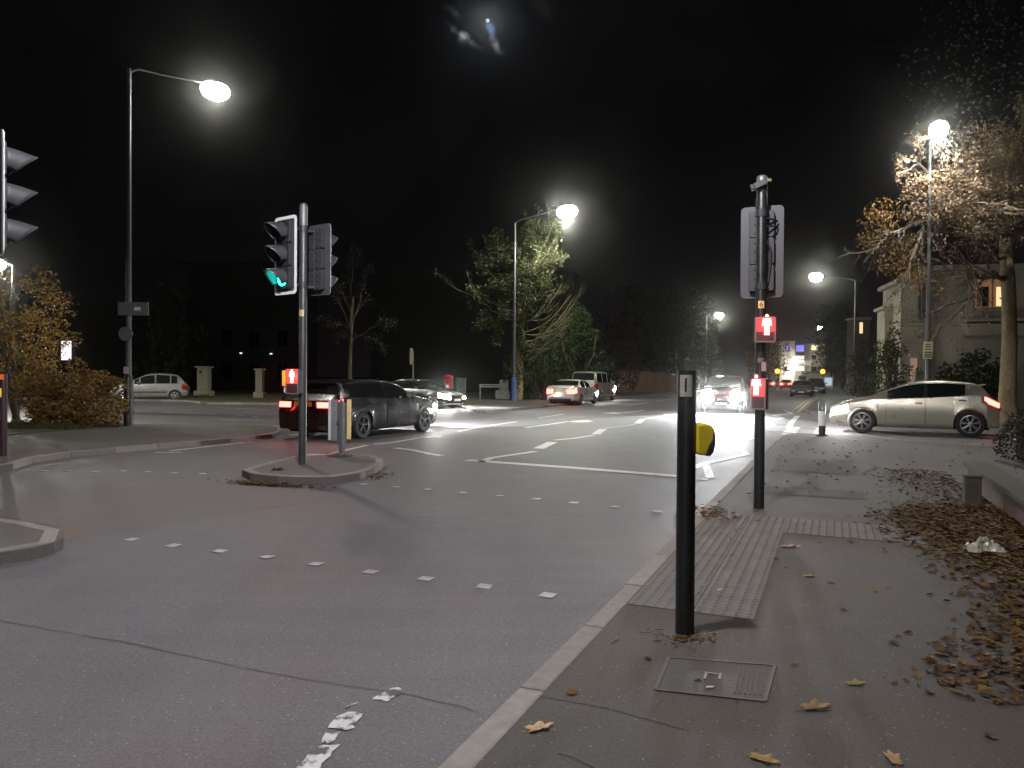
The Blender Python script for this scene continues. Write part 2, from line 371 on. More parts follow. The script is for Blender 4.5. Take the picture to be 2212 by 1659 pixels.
farR_edge = [st(410, TK), st(120, TK), st(60, TK), st(37.2, TK), st(36.0, TK + .25), st(35.1, TK + .9), st(34.6, TK + 1.9), st(34.2, TK + 4), st(33.0, TK + 8), st(31, TK + 16), st(30, TK + 40)]
struct(MB().prism(farR_edge + [st(410, 90)], -.15, 0).build('corner_pavement', mPAVEL))
isl = [(-4.054, 11.411), (-3.783, 10.987), (-3.286, 10.681), (-2.677, 10.59), (-2.423, 10.752), (-2.236, 11.126), (-2.127, 11.757), (-2.118, 12.456), (-2.197, 13.014), (-2.432, 13.614), (-2.842, 13.916), (-3.832, 13.519), (-4.033, 12.14)]
struct(MB().prism(isl, -.15, 0).build('traffic_island', mISL))
isl2 = [(-4.635, 5.418), (-4.052, 6.022), (-3.901, 6.189), (-3.857, 6.399), (-3.888, 6.582), (-4.017, 6.814), (-4.18, 6.996), (-4.394, 7.164), (-5.029, 7.47), (-7.0, 8.176)]
struct(MB().prism(isl2, -.15, 0).build('traffic_island', mISL))

def kerbs(edge, side, closed=False, step=.915, w=.125, dmax=75):
    mb = MB(); pts = [Vector((p[0], p[1], 0)) for p in edge]
    if closed: pts.append(pts[0])
    acc = []
    for a, b in zip(pts, pts[1:]):
        n = max(1, int((b - a).length / .05)); acc += [a + (b - a) * (i / n) for i in range(n)]
    acc.append(pts[-1])
    res = [acc[0]]; d = 0
    for a, b in zip(acc, acc[1:]):
        d += (b - a).length
        if d >= step: res.append(b); d = 0
    if d > .2: res.append(acc[-1])
    for a, b in zip(res, res[1:]):
        if a.length > dmax and b.length > dmax: continue
        t = (b - a).normalized(); nrm = Vector((-t.y, t.x, 0)) * side
        c = (a + b) / 2 + nrm * (w / 2 - .003)
        zt = .004 + rng.uniform(-.002, .003); zb = -.16
        mb.box((c.x, c.y, (zt + zb) / 2), ((b - a).length - .008, w + .0, zt - zb), math.atan2(t.y, t.x) + rng.uniform(-.003, .003))
    return mb
def kb(name, *a, **k): o = kerbs(*a, **k).build(name, mKERB, bevel=.012); return struct(o)
kb('near_kerb', near_edge, -1)
kb('left_kerb', left_edge + left_tip + left_back, 1)
kb('far_kerb', far_edge, 1)
kb('corner_kerb', farR_edge, 1)
def ccw(p): return sum(p[i][0] * p[(i + 1) % len(p)][1] - p[(i + 1) % len(p)][0] * p[i][1] for i in range(len(p))) > 0
kb('island_kerb', isl, 1 if ccw(isl) else -1, closed=True, step=.6)
kb('island_kerb', isl2, 1 if ccw(isl2) else -1, closed=True, step=.6)

mROAD2 = asphalt('resurfaced_asphalt', .062, .145, .25, (1, .94, .91), .65)
m_ = MB(); m_.add([(x, y, ZR + .002) for x, y in [(-7.91, 9.238), (-6.59, 9.786), (-5.328, 10.347), (-3.436, 10.351), (-1.872, 9.768), (-2.536, 8.958), (-3.356, 8.046), (-4.045, 7.029), (-4.416, 7.514), (-5.418, 8.048), (-7.239, 8.455)]], [tuple(range(11))])
struct(m_.build('road_patch', mROAD2))
# red-brown grit swept against the islands and gutters
mGRIT = asphalt('swept_grit', .10, .22, .35, (1, .78, .66), .9)
def patch(name, pts, z, mat): m = MB(); m.add([(x, y, z) for x, y in pts], [tuple(range(len(pts)))]); return struct(m.build(name, mat))
patch('gutter_grit', [(-4.511, 6.148), (-4.27, 6.347), (-4.099, 6.504), (-4.038, 6.666), (-4.049, 6.891), (-4.069, 7.131), (-4.116, 7.388), (-4.255, 7.473), (-4.337, 7.38), (-4.177, 7.086), (-4.107, 6.793), (-4.187, 6.58), (-4.309, 6.404), (-4.556, 6.21)], ZR + .004, mGRIT)
patch('gutter_grit', [(-2.814, 11.133), (-2.478, 11.304), (-2.225, 11.976), (-2.104, 12.79), (-1.967, 13.069), (-2.08, 13.491), (-2.23, 13.408), (-2.235, 12.783), (-2.308, 12.03), (-2.547, 11.458), (-2.84, 11.233)], ZR + .004, mGRIT)

# road markings: thin sheets of paint 4 mm above the road
ZM = ZR + .005
def mark(name, lines, w, mat=None, z=ZM):
    mb = MB()
    for l in lines: strip(mb, l, w, z)
    return struct(mb.build(name, mat or mWHITE))
mark('stop_line', [[(-0.817, 13.835), (1.054, 12.78), (2.805, 11.635)]], .24)
mark('zigzag_line', [[(-0.574, 13.508), (-0.375, 14.258), (0.493, 15.564)], [(1.052, 18.396), (1.575, 19.027), (2.174, 20.058)], [(2.796, 22.928), (4.044, 24.825)], [(4.923, 28.162), (6.141, 30.384)], [(6.619, 32.157), (7.738, 33.985)]], .15)
mark('zigzag_line', [[(0.574, 16.191), (0.966, 17.838)], [(2.258, 20.384), (2.723, 22.576)], [(4.166, 25.254), (4.824, 27.976)], [(6.173, 30.388), (6.633, 32.386)]], .24)
mark('zigzag_line', [[(3.083, 12.838), (3.434, 13.532), (4.732, 15.281), (5.272, 18.046), (6.289, 19.645)], [(8.029, 24.039), (8.763, 25.29), (9.129, 27.367), (10.572, 29.454), (10.831, 31.463), (12.385, 33.572), (13.466, 37.673), (13.566, 36.179)]], .14)
mark('bay_line', [[(3.433, 13.392), (3.044, 11.599)], [(2.798, 11.483), (2.962, 11.418)]], .13, mWORN)
mark('hatching_line', [[(-4.028, 14.653), (-3.549, 14.637), (-3.5, 15.068), (-3.167, 16.701)], [(-3.075, 16.901), (-2.759, 17.36), (-2.279, 18.771), (-1.776, 19.225)], [(-2.312, 19.177), (-1.761, 19.06)]], .12)
mark('lane_line', [[(-2.472, 16.081), (-2.066, 15.71), (-1.621, 14.944), (-1.341, 14.593)]], .16)
mark('lane_line', [[(-1.485, 21.138), (-0.88, 23.254), (0.169, 25.953)], [(-6.018, 17.441), (-5.987, 18.447), (-5.73, 19.164)], [(-5.696, 19.381), (-5.526, 19.84)], [(-6.939, 14.8), (-6.46, 14.859)], [(-6.818, 15.147), (-6.027, 17.164)], [(-5.994, 17.408), (-5.97, 18.728), (-5.761, 19.204)]], .11)
mark('lane_line', [[(6.285, 42.157), (8.517, 47.375)], [(9.639, 50.728), (11.542, 55.059)], [(0.987, 28.365), (2.172, 31.518)], [(1.354, 28.964), (2.825, 29.348)], [(3.909, 29.589), (5.421, 29.987)]], .12)
mark('edge_line', [[(-1.616, 31.72), (-0.926, 33.316), (0.315, 35.918), (1.671, 38.944), (3.578, 43.686)]], .12)
mark('side_road_line', [[(-14.018, 35.845), (-10.766, 33.558)], [(-14.099, 30.827), (-13.103, 30.378), (-12.156, 29.658), (-11.343, 29.303)], [(-10.257, 28.405), (-10.149, 28.676)], [(-9.518, 27.972), (-9.267, 27.659)], [(-9.171, 27.913), (-8.149, 27.468)], [(-9.97, 26.022), (-9.292, 25.599), (-8.573, 26.045)]], .13, mWORN)
# turn arrow
ar = MB(); strip(ar, [(0.427, 22.855), (1.996, 26.325)], .16, ZM)
ar.add([(x, y, ZM) for x, y in [(1.972, 26.017), (2.134, 26.654), (2.706, 27.373), (2.852, 26.351), (2.557, 25.862), (2.127, 25.737)]], [tuple(range(6))])
struct(ar.build('turn_arrow', mWHITE))
ar = MB(); strip(ar, [(4.725, 32.804), (6.269, 35.88)], .16, ZM); ar.add([(x, y, ZM) for x, y in [(3.87, 32.678), (4.481, 33.493), (4.777, 33.171), (4.656, 32.328), (4.232, 32.038)]], [tuple(range(5))])
struct(ar.build('turn_arrow', mWHITE))
# give way dashes across the mouth of the side road, and the line carrying the kerb on
mb = MB()
for t in (-1.15, -.32):
    for i in range(5):
        s = 21.0 + i * .98; strip(mb, [st(s, t), st(s + .55, t)], .36, ZM)
struct(mb.build('give_way_line', mWHITE))
mark('edge_line', [[st(25.4, -1.3), st(28, -1.36), st(33.5, -1.38)]], .2)
mark('side_road_line', [[(10.836, 23.058), (11.853, 21.725), (12.852, 20.154), (13.306, 18.896)]], .3)
mark('yellow_line', [[st(37.5, TK - .25), st(60, TK - .25)], [st(37.5, TK - .5), st(60, TK - .5)], ], .09, mYEL)
# worn dashes of the old edge line in front of the camera: the flaking is in their outline too
def ragged(poly, z, mat, name, amp=.02, seg=7):
    out = []
    for i in range(len(poly)):
        a, b = Vector(poly[i]), Vector(poly[(i + 1) % len(poly)])
        n = max(2, int((b - a).length / .03))
        for k in range(n):
            p = a + (b - a) * (k / n); out.append((p.x + rng.uniform(-amp, amp), p.y + rng.uniform(-amp, amp), z))
    m = MB(); m.add(out, [tuple(range(len(out)))]); return struct(m.build(name, mat))
def z6(x, y): return None
ragged([(-0.82, 2.914), (-0.8, 3.057), (-0.772, 3.105), (-0.699, 3.113), (-0.713, 3.058), (-0.737, 2.915)], ZM, mWORN, 'worn_line', .008)
ragged([(-0.777, 3.126), (-0.776, 3.206), (-0.729, 3.214), (-0.722, 3.156), (-0.748, 3.12)], ZM, mWORN, 'worn_line', .01)
ragged([(-0.789, 3.259), (-0.757, 3.404), (-0.701, 3.422), (-0.659, 3.397), (-0.681, 3.323), (-0.675, 3.261), (-0.727, 3.237)], ZM, mWORN, 'worn_line', .012)
ragged([(-0.758, 3.455), (-0.739, 3.491), (-0.706, 3.518), (-0.708, 3.491), (-0.741, 3.464)], ZM, mWORN, 'worn_line', .008)
ragged([(-0.649, 3.546), (-0.585, 3.679), (-0.554, 3.686), (-0.513, 3.651), (-0.54, 3.594), (-0.569, 3.529)], ZM, mWORN, 'worn_line', .012)
mSEAM = M('tar_seam', (.062, .060, .059), .8, var=.2)
def seam(pts, w, z):
    q = []
    for a, b in zip(pts, pts[1:]):
        a, b = Vector(a), Vector(b); n = max(2, int((b - a).length / .07))
        for k in range(n): p = a + (b - a) * (k / n); q.append((p.x + rng.uniform(-.006, .006), p.y + rng.uniform(-.006, .006)))
    q.append(pts[-1]); mb = MB(); i = 0
    while i < len(q) - 2:      # a broken hairline, not one drawn stroke
        k = rng.randint(3, 9); strip(mb, q[i:i + k + 1], w * rng.uniform(.55, 1.15), z) if len(q[i:i + k + 1]) > 1 else None; i += k + rng.choice((0, 0, 1, 2))
    return mb
struct(seam([(-3.358, 4.738), (-2.078, 4.249), (-1.366, 3.919), (-0.769, 3.696), (-0.535, 3.635), (-0.303, 3.521), (-0.096, 3.408)], .008, ZM - .001).build('road_seam', mSEAM))
struct(seam([(0.104, 3.377), (0.261, 3.326), (0.469, 3.219), (0.706, 3.055)], .012, .004).build('pavement_seam', mSEAM))
struct(seam([st(8.62, -1.1), st(8.66, .6), st(8.7, 1.5)], .02, .004).build('pavement_seam', mSEAM))
struct(seam([st(9.6, -1.1), st(9.65, -.3), st(11.5, -.2), st(11.6, .9)], .014, .004).build('pavement_seam', mSEAM))
# darker square patches of reinstated surface in the footway
mPATCH = asphalt('patched_asphalt', .028, .06, .15, (1, .97, .92), .8)
for s0, s1, t0, t1 in ((9.9, 10.6, -.95, .35), (12.4, 14.6, -.9, .3), (8.75, 9.5, .6, 1.4)):
    patch('pavement_patch', [st(s0, t0), st(s0, t1), st(s1, t1), st(s1, t0)], .003, mPATCH)

# blister paving at the dropped kerb: slabs with rows of domes, one tail leading away from the kerb
def tactile():
    mb = MB(); dm = MB(); w = .4
    def slab(s, t, sw, tw):
        c = st(s + sw / 2, t + tw / 2); mb.box((c[0], c[1], .002), (tw - .004, sw - .004, .006), -R(23))
        ns, ntt = int(round(sw / .0667)), int(round(tw / .0667))
        for i in range(ns):
            for j in range(ntt):
                p = st(s + (i + .5) * sw / ns, t + (j + .5) * tw / ntt)
                n = 8; r0, r1 = .014, .008
                vs = [(p[0] + r0 * math.cos(k * math.pi / 4), p[1] + r0 * math.sin(k * math.pi / 4), .004) for k in range(n)] + [(p[0] + r1 * math.cos(k * math.pi / 4), p[1] + r1 * math.sin(k * math.pi / 4), .0098) for k in range(n)]
                dm.add(vs, [(k, (k + 1) % n, n + (k + 1) % n, n + k) for k in range(n)] + [tuple(range(n, 2 * n))])
    s = 4.66
    while s < 7.0: 
        slab(s, -1.18, .4, .4); slab(s, -.78, .4, .36); s += .4
    for i in range(3):
        for j in range(2): slab(7.42 + .4 * j, -.42 + .4 * i, .4, .4)
    for j in range(2): slab(7.42 + .4 * j, -1.18, .4, .4); slab(7.42 + .4 * j, -.78, .4, .36)
    slab(7.06, -1.18, .36, .4); slab(7.06, -.78, .36, .36)
    mb.v += []; o = len(mb.v); mb.v += dm.v; mb.f += [tuple(i + o for i in f) for f in dm.f]
    return struct(mb.build('tactile_paving', mTACT))
tactile()
# verges
struct(MB().prism([(-13.776, 16.078), (-11.588, 16.89), (-11.432, 18.466), (-11.09, 19.655), (-10.749, 20.805), (-11.2, 21.676), (-12.283, 21.768), (-14.501, 21.515), (-17.843, 20.822)], -.1, .03).build('grass_verge', mGRASSB))
struct(MB().prism([(x, y + .25) for x, y in [(-44.939, 45.895), (-19.171, 44.865), (-16.984, 41.838), (-12.86, 41.703), (-8.972, 42.557), (-5.467, 43.576)]] + [(-6, 90), (-60, 90)], -.1, .035).build('lawn_verge', mGRASSB))
struct(MB().prism([st(36.4, -.2), st(60, -.3), st(60, 2), st(36.5, 2.4)], -.1, .03).build('leafy_verge', mSOIL))
struct(MB().prism([st(-8, 1.92), st(12.1, 1.92), st(12.1, 9), st(-8, 9)], -.1, .06).build('garden_bed', mSOIL))
# blades of grass on the verges (nobody could count them)
def blades(poly_box, n, h, name, mat, z=.03):
    mb = MB()
    (x0, y0), (x1, y1) = poly_box
    for _ in range(n):
        x, y = rng.uniform(x0, x1), rng.uniform(y0, y1); a = rng.uniform(0, 6.28); w = .012; l = h * rng.uniform(.5, 1.2)
        dx, dy = math.cos(a), math.sin(a); b = rng.uniform(-.6, .6) * l
        mb.add([(x - dx * w, y - dy * w, z), (x + dx * w, y + dy * w, z), (x - dy * b, y + dx * b, z + l)], [(0, 1, 2)])
    return mb
gb = MB()
for bx, n in ((((-15.5, 19.2), (-11.0, 21.0)), 2600), (((-12.8, 20.3), (-10.8, 21.6)), 700)):
    q = blades(bx, n, .12, '', None); gb.add(q.v, q.f)
q = blades(((-23, 42.5), (-8, 45)), 2500, .14, '', None, .035); gb.add(q.v, q.f)
o = gb.build('grass', mGRASS); o['kind'] = 'stuff'

# crossing studs: one small metal square each
studs = [(-3.487, 6.968), (-3.0, 6.735), (-2.508, 6.536), (-2.04, 6.331), (-1.57, 6.11), (-1.086, 5.877), (-0.638, 5.687), (-0.19, 5.486), (0.261, 5.276)]
studs2 = [(-2.073, 10.642), (-1.581, 10.397), (-1.116, 10.205), (-0.633, 9.942), (-0.144, 9.693), (0.316, 9.456), (0.762, 9.196), (1.229, 8.921), (1.663, 8.632)]
studs3 = [(-7.305, 11.866), (-6.941, 11.887), (-6.465, 11.797), (-6.124, 11.933), (-5.68, 11.841), (-5.229, 11.752), (-4.749, 11.666)]
stud0 = MB().box((0, 0, .004), (.105, .105, .007)).build('crossing_stud', mSTUD, bevel=.003)
def place_studs(lst, label, group, ang):
    global stud0
    for i, (x, y) in enumerate(lst):
        o = stud0 if (label.startswith('pale metal stud in the near')) and i == 0 else stud0.copy()
        if o is not stud0: C.objects.link(o)
        o.location = (x, y, ZR); o.rotation_euler = (rng.uniform(-.03, .03), rng.uniform(-.03, .03), ang + rng.uniform(-.1, .1))
        tag(o, label, 'road stud', group)
place_studs(studs, 'pale metal stud in the near row of the crossing', 'near row of crossing studs', -R(23))
place_studs(studs2, 'pale metal stud in the row beside the stop line', 'row of crossing studs beside the stop line', -R(23))
place_studs(studs3, 'pale metal stud in the row by the left kerb', 'row of crossing studs by the left kerb', 0)
# ------------------------------------------------------------------ street lamps: the light of each is made where its lantern hangs
def lamp_light(parent, loc, watts, col=(1, .95, .86), bias=None, bk=0, rad=.09, up=.05, cut=.2, pw=1.4):
    l = bpy.data.lights.new('lantern_light', 'POINT'); l.energy = watts; l.color = col; l.shadow_soft_size = rad
    l.use_nodes = True; nt = l.node_tree; em = nt.nodes['Emission']
    tc = nd(nt, 'ShaderNodeTexCoord'); d = tc.outputs['Normal']
    c = vdot(nt, d, (0, 0, -1))
    cc = mth(nt, 'MAXIMUM', c, .4)
    f = mth(nt, 'DIVIDE', 1.0, mth(nt, 'POWER', cc, pw))          # road lantern: wide throw, cut off above
    f = mth(nt, 'MULTIPLY', f, mth(nt, 'ADD', up, mth(nt, 'MULTIPLY', 1 - up, mth(nt, 'MULTIPLY', mth(nt, 'SUBTRACT', c, cut), 4.0, clamp=True))))
    if bias:
        b = vdot(nt, d, bias)
        f = mth(nt, 'MULTIPLY', f, mth(nt, 'MAXIMUM', .12, mth(nt, 'MINIMUM', 1.0, mth(nt, 'SUBTRACT', 1.0, mth(nt, 'MULTIPLY', b, bk)))))
    lk(nt, f, em.inputs['Strength'])
    o = bpy.data.objects.new('lantern_light', l); C.objects.link(o); o.parent = parent; o.location = loc
    return o
def street_lamp(label, base, top, head, watts, group='street lamps', r0=.085, r1=.05, blue=False, size=1.0, lens=mLAMP, **k):
    t = thing('street_lamp', label, 'street lamp', (base[0], base[1], 0), group=group)
    r = lambda p: (p[0] - base[0], p[1] - base[1], p[2])
    m = MB().tube([(0, 0, 1.4), (0, 0, top * .55), (0, 0, top)], [r0 * .8, (r0 + r1) / 2 * .85, r1], 12); m.build('pole', mCOL, t, 'auto')
    MB().lathe([(r0 * 1.25, 0), (r0 * 1.2, 1.3), (r0 * 1.05, 1.36), (r0 * .7, 1.42)], 14).build('base_sleeve', M('blue_sleeve', (.05, .08, .25), .4) if blue else mBLACK, t, 'auto')
    h = Vector(r(head)); a = Vector((0, 0, top)); dirv = Vector((h.x, h.y, 0)); L = dirv.length; dirv = dirv.normalized() if L > .01 else Vector((1, 0, 0))
    e = h - dirv * .32 * size + Vector((0, 0, .12 * size))
    MB().tube([a + Vector((0, 0, -.1)), a + (e - a) * .12 + Vector((0, 0, .03)), a + (e - a) * .5, e], [r1 * .75, r1 * .62, r1 * .55, r1 * .5], 8).build('arm', mCOL, t, 'auto')
    yaw = math.atan2(dirv.y, dirv.x)
    hd = MB().lathe([(0, .24), (.1, .235), (.17, .2), (.2, .16), (.2, .13)], 20); hd.v = [(x * 1.25 * size, y * .8 * size, z * size) for x, y, z in hd.v]
    hh = hd.build('lamp_head', mGREYP, t, 'auto', loc=h, rz=yaw)
    ln = MB().lathe([(0, -.24), (.10, -.23), (.19, -.19), (.255, -.12), (.285, -.03), (.28, .05), (.24, .12), (.16, .17), (0, .18)], 20); ln.v = [(x * 1.25 * size, y * .8 * size, z * size) for x, y, z in ln.v]
    lo = ln.build('lens', lens, None, 'all'); lo.parent = hh  # lens shape enlarged and rounded to stand in for lamp glare
    if watts: lamp_light(t, (h.x, h.y, h.z - .34 * size), watts, **k)
    return t
mCOL = M('lamp_column_paint', (.07, .075, .078), .5, .3, var=.25, scale=7)
KW = 1.0
# the lamp over the near crossing: out of the picture above, its shadows lie on the pavement beside both posts
street_lamp('tall lamp beside the near pavement with its lantern out over the crossing', (1.6, -1.0), 7.3, (-.42, 3.47, 7.3), 1150 * KW, up=.02, cut=.1, col=(.96, .92, 1), bias=(V.x, V.y, 0), bk=1.7)
street_lamp('unseen lamp added behind the camera on the left kerb, its light reaching up the road', (-9.5, -19), 8.6, (-7.0, -18, 8.6), 420 * KW, col=(1, .95, .93), cut=.05)  # unseen lamp, added to light faces turned towards the camera
p = ((-10.616, 21.017), 9.862, -8.788, 9.8)
lampL = street_lamp('tall street lamp on the left pavement with a long level arm', p[0], p[1], (p[2], 22.4, p[3]), 350 * KW, size=1.15, r0=.1, cut=.36, up=.08)
p = (0.119, 10.817, 3.123, 11.047)
lampM = street_lamp('street lamp with a blue base sleeve in front of the ivy tree', (p[0], 46), p[1], (p[2], 44, p[3]), 1250 * KW, blue=True, size=1.75, up=.08, col=(.97, 1, .84), r0=.13, r1=.07)
p = (14.229, 9.684, 13.672, 9.494)
lampR = street_lamp('street lamp standing behind the silver hatchback with its lantern among branches', (p[0], 26), p[1], (p[2], 24.5, p[3]), 600 * KW, size=1.2, up=.02, col=(1, .95, .9), r0=.1)
p = (29.298, 9.948, 25.337, 10.0)
street_lamp('street lamp over the road to the right of the red pedestrian signal', (p[0], 65), p[1], (p[2], 63.5, p[3]), 240 * KW, size=1.7, r0=.12, r1=.07)
p = (26.069, 9.874, 27.465, 9.865)
street_lamp('distant street lamp among the dark trees left of the red pedestrian signal', (p[0], 102), p[1], (p[2], 101, p[3]), 240 * KW, size=1.7, r0=.12, r1=.08)
p = (52.907, 10.022, 50.292, 9.863)
street_lamp('farthest street lamp, small, hanging beside a lit treetop over the road', (p[0], 125), p[1], (p[2], 124, p[3]), 240 * KW, size=1.7, r0=.12, r1=.08)
p = (56.248, 5.472, 55.568, 5.443)
street_lamp('low white lamp post glowing in front of the distant white building', (p[0], 150), p[1], (p[2], 149, p[3]), 420, size=1.7, r0=.1, r1=.07)
p = (-21.029, 5.956, -21.936, 6.053)
street_lamp('lower lamp half out of the picture at the left edge above the yellow leaved tree', (p[0], 32), p[1], (p[2], 32.3, p[3]), 1000, size=1.2, r0=.09, cut=.1)

# ------------------------------------------------------------------ traffic signals
mSIGB = M('signal_board_grey', (.05, .051, .055), .55, var=.2, scale=7)
mSIGH = M('signal_case_grey', (.028, .029, .032), .6, var=.2)
mSIGD = M('signal_hood_dark', (.035, .037, .04), .45, var=.2)
def rrect(w, h, r, n=5):
    out = []
    for cx, cy, a0 in ((w / 2 - r, h / 2 - r, 0), (-w / 2 + r, h / 2 - r, 90), (-w / 2 + r, -h / 2 + r, 180), (w / 2 - r, -h / 2 + r, 270)):
        out += [(cx + r * math.cos(R(a0 + 90 * i / n)), cy + r * math.sin(R(a0 + 90 * i / n))) for i in range(n + 1)]
    return out
def yz_prism(poly, x0, x1):
    mb = MB(); n = len(poly)
    mb.add([(x0, y, z) for y, z in poly] + [(x1, y, z) for y, z in poly], [tuple(range(n))[::-1], tuple(range(n, 2 * n))] + [(i, (i + 1) % n, n + (i + 1) % n, n + i) for i in range(n)])
    return mb
def ring_prism(p, q, x0, x1):
    n = len(p); mb = MB()
    mb.add([(x0, y, z) for y, z in p] + [(x0, y, z) for y, z in q] + [(x1, y, z) for y, z in p] + [(x1, y, z) for y, z in q],
           [f for i in range(n) for j in ((i + 1) % n,) for f in ((2*n+i, 2*n+j, 3*n+j, 3*n+i), (i, n+i, n+j, j), (i, j, 2*n+j, 2*n+i), (n+i, 3*n+i, 3*n+j, n+j))])
    return mb
def signal_head(par, m, lit=None, backmat=None):
    backmat = backmat or mSIGB
    # faces local +x; three aspects 0.3 m apart
    b = yz_prism(rrect(.457, 1.02, .05), -.012, .0).xform(m).build('backing_board', backmat, par)
    o = ring_prism(rrect(.457, 1.02, .05), rrect(.375, .94, .03), .0005, .006).xform(m).build('white_border', mWBORD, None); o.parent = b
    hb = MB()
    for k in (-1, 0, 1): 
        q = yz_prism(rrect(.27, .292, .03), -.09, .05); hb.add([(x, y, z + .298 * k) for x, y, z in q.v], q.f)
    for k in range(9): hb.box((-.095, -.05, .4 - .1 * k), (.016, .035, .04)); hb.box((-.095, .06, .4 - .1 * k), (.016, .03, .03))
    hb.box((-.1, .01, 0), (.012, .02, .86))
    h = hb.xform(m).build('signal_head', mDGREY if lit else mSIGH, par, bevel=.006)
    for k, nm in ((1, 'red'), (0, 'amber'), (-1, 'green')):
        z = .298 * k
        q = MB().lathe([(.104, .05), (.1, .056), (.06, .068), (0, .073)], 20, (0, 0, z), 'X').xform(m)
        o = q.build('lens', mGREEN if lit == nm else mLENSOFF, None, 'all'); o.parent = h
        hd = MB(); n = 16; a0, a1 = R(-38), R(218)
        vs = []
        for i in range(n + 1):
            a = a0 + (a1 - a0) * i / n; up = max(0, math.sin(a) * .5 + .5)
            for j in range(6):
                f = j / 5; L = .06 + .21 * up ** 1.4; rr = .118 - .012 * f
                vs.append((.05 + L * f, rr * math.cos(a), z + rr * math.sin(a) - .028 * f * f))
        hd.add(vs, [(i * 6 + j, i * 6 + j + 1, (i + 1) * 6 + j + 1, (i + 1) * 6 + j) for i in range(n) for j in range(5)])
        o = hd.xform(m).build('hood', mSIGD if lit else mSIGH, None, 'all'); o.parent = h
        sm = o.modifiers.new('shell', 'SOLIDIFY'); sm.thickness = .005
    return h
def man_figure(m, mat, s=1.0):
    # standing red figure: head, body, arms held down, two legs
    mb = MB()
    def poly(p, x0=.0, x1=.004): 
        q = yz_prism([(y * s, z * s) for y, z in p], x0, x1); mb.add(q.v, q.f)
    poly([(.011 * math.cos(a * .785), .066 + .012 * math.sin(a * .785)) for a in range(8)])
    poly([(.026, .05), (-.026, .05), (-.034, .0), (-.024, -.002), (-.018, .025), (-.017, -.068), (-.003, -.068), (0, -.012), (.003, -.068), (.017, -.068), (.018, .025), (.024, -.002), (.034, 0)])
    return mb.xform(m)
def pole(par, r, h, mat=mBLACK, z0=0, cap=True):
    prof = [(r, z0), (r, h - .02), (r * .92, h)] + ([(0, h + .012)] if cap else [])
    return MB().lathe(prof, 20).build('pole', mat, par, 'auto')
def frame_at(x, y, z, yaw, s=1.0): return Matrix.Translation((x, y, z)) @ Matrix.Rotation(R(yaw), 4, 'Z') @ Matrix.Diagonal((s, s, s, 1))
def plate(par, txt, r, z, yaw, w, h, ts, back=None, name='number_plate'):
    # small curved plate wrapped round the post, digit on it
    back = back or M('number_plate_yellow', (.62, .52, .22), .5, var=.15, scale=40)
    mb = MB(); n = 8; ang = w / r
    vs = []
    for i in range(n + 1):
        a = R(yaw) - ang / 2 + ang * i / n
        for rr in (r + .001, r + .004):
            for zz in (z - h / 2, z + h / 2): vs.append((rr * math.cos(a), rr * math.sin(a), zz))
    fs = []
    for i in range(n):
        k = i * 4; fs += [(k + 2, k + 6, k + 7, k + 3), (k, k + 1, k + 5, k + 4), (k + 1, k + 3, k + 7, k + 5), (k, k + 4, k + 6, k + 2)]
    p = mb.add(vs, fs).build(name, back, par)
    m = Matrix.Translation((math.cos(R(yaw)) * (r + .0045), math.sin(R(yaw)) * (r + .0045), z)) @ Matrix.Rotation(R(yaw) + math.pi / 2, 4, 'Z') @ Matrix.Rotation(math.pi / 2, 4, 'X')
    me = text_mesh(txt, ts); me.transform(m)
    # press the digit onto the round post
    for v in me.vertices:
        a = math.atan2(v.co.y, v.co.x); d = math.hypot(v.co.x, v.co.y); rr = r + .0052 + (0.001 if d > r + .0045 else 0); 
        v.co.x, v.co.y = rr * math.cos(a), rr * math.sin(a)
    me.materials.clear(); me.materials.append(mDARK)
    o = bpy.data.objects.new('digit', me); C.objects.link(o); o.parent = p
def ped_box(par, m, w, h, d, side_yellow=False, mans=1.0, my=0, mz=.06):
    b = MB(); q = yz_prism(rrect(w, h, .018), 0, d); b.add(q.v, q.f)
    bx = b.xform(m).build('signal_box', mDGREY, par, bevel=.004)
    o = ring_prism(rrect(w, h, .018), rrect(w - .03, h - .03, .012), d + .0005, d + .012).xform(m).build('rim', mGREYP, None); o.parent = bx
    pz = yz_prism([(y, z + h * .2) for y, z in rrect(w - .04, h * .56, .01)], d + .001, d + .004).xform(m).build('lit_panel', M('dim_red_panel', (.05, .004, .004), .25, emit=(1, .03, .03), es=2.4), None); pz.parent = bx  # lens face behind the figure; its wide glow stands in for the red halo
    gl = bpy.data.lights.new('red_signal_light', 'POINT'); gl.energy = 2.5; gl.color = (1, .06, .04); gl.shadow_soft_size = .04
    go = bpy.data.objects.new('red_signal_light', gl); C.objects.link(go); go.parent = bx; go.location = m @ Vector((d + .1, my, mz))
    f = man_figure(m @ Matrix.Translation((d + .005, my, mz)), mREDMAN, mans).build('red_figure', mREDMAN, None); f.parent = bx
    if side_yellow:
        q = yz_prism(rrect(.05, h * .62, .012), .0, d + .03); q.v = [(x, y - w / 2 - .028, z + h * .12) for x, y, z in q.v]
        o = q.xform(m).build('yellow_housing', mYELB, None, bevel=.004); o.parent = bx
        o = MB().box((d * .6, -w / 2 - .03, -h * .33), (.07, .03, .09)).xform(m).build('white_sticker', mPLATEW, None); o.parent = bx
    return bx
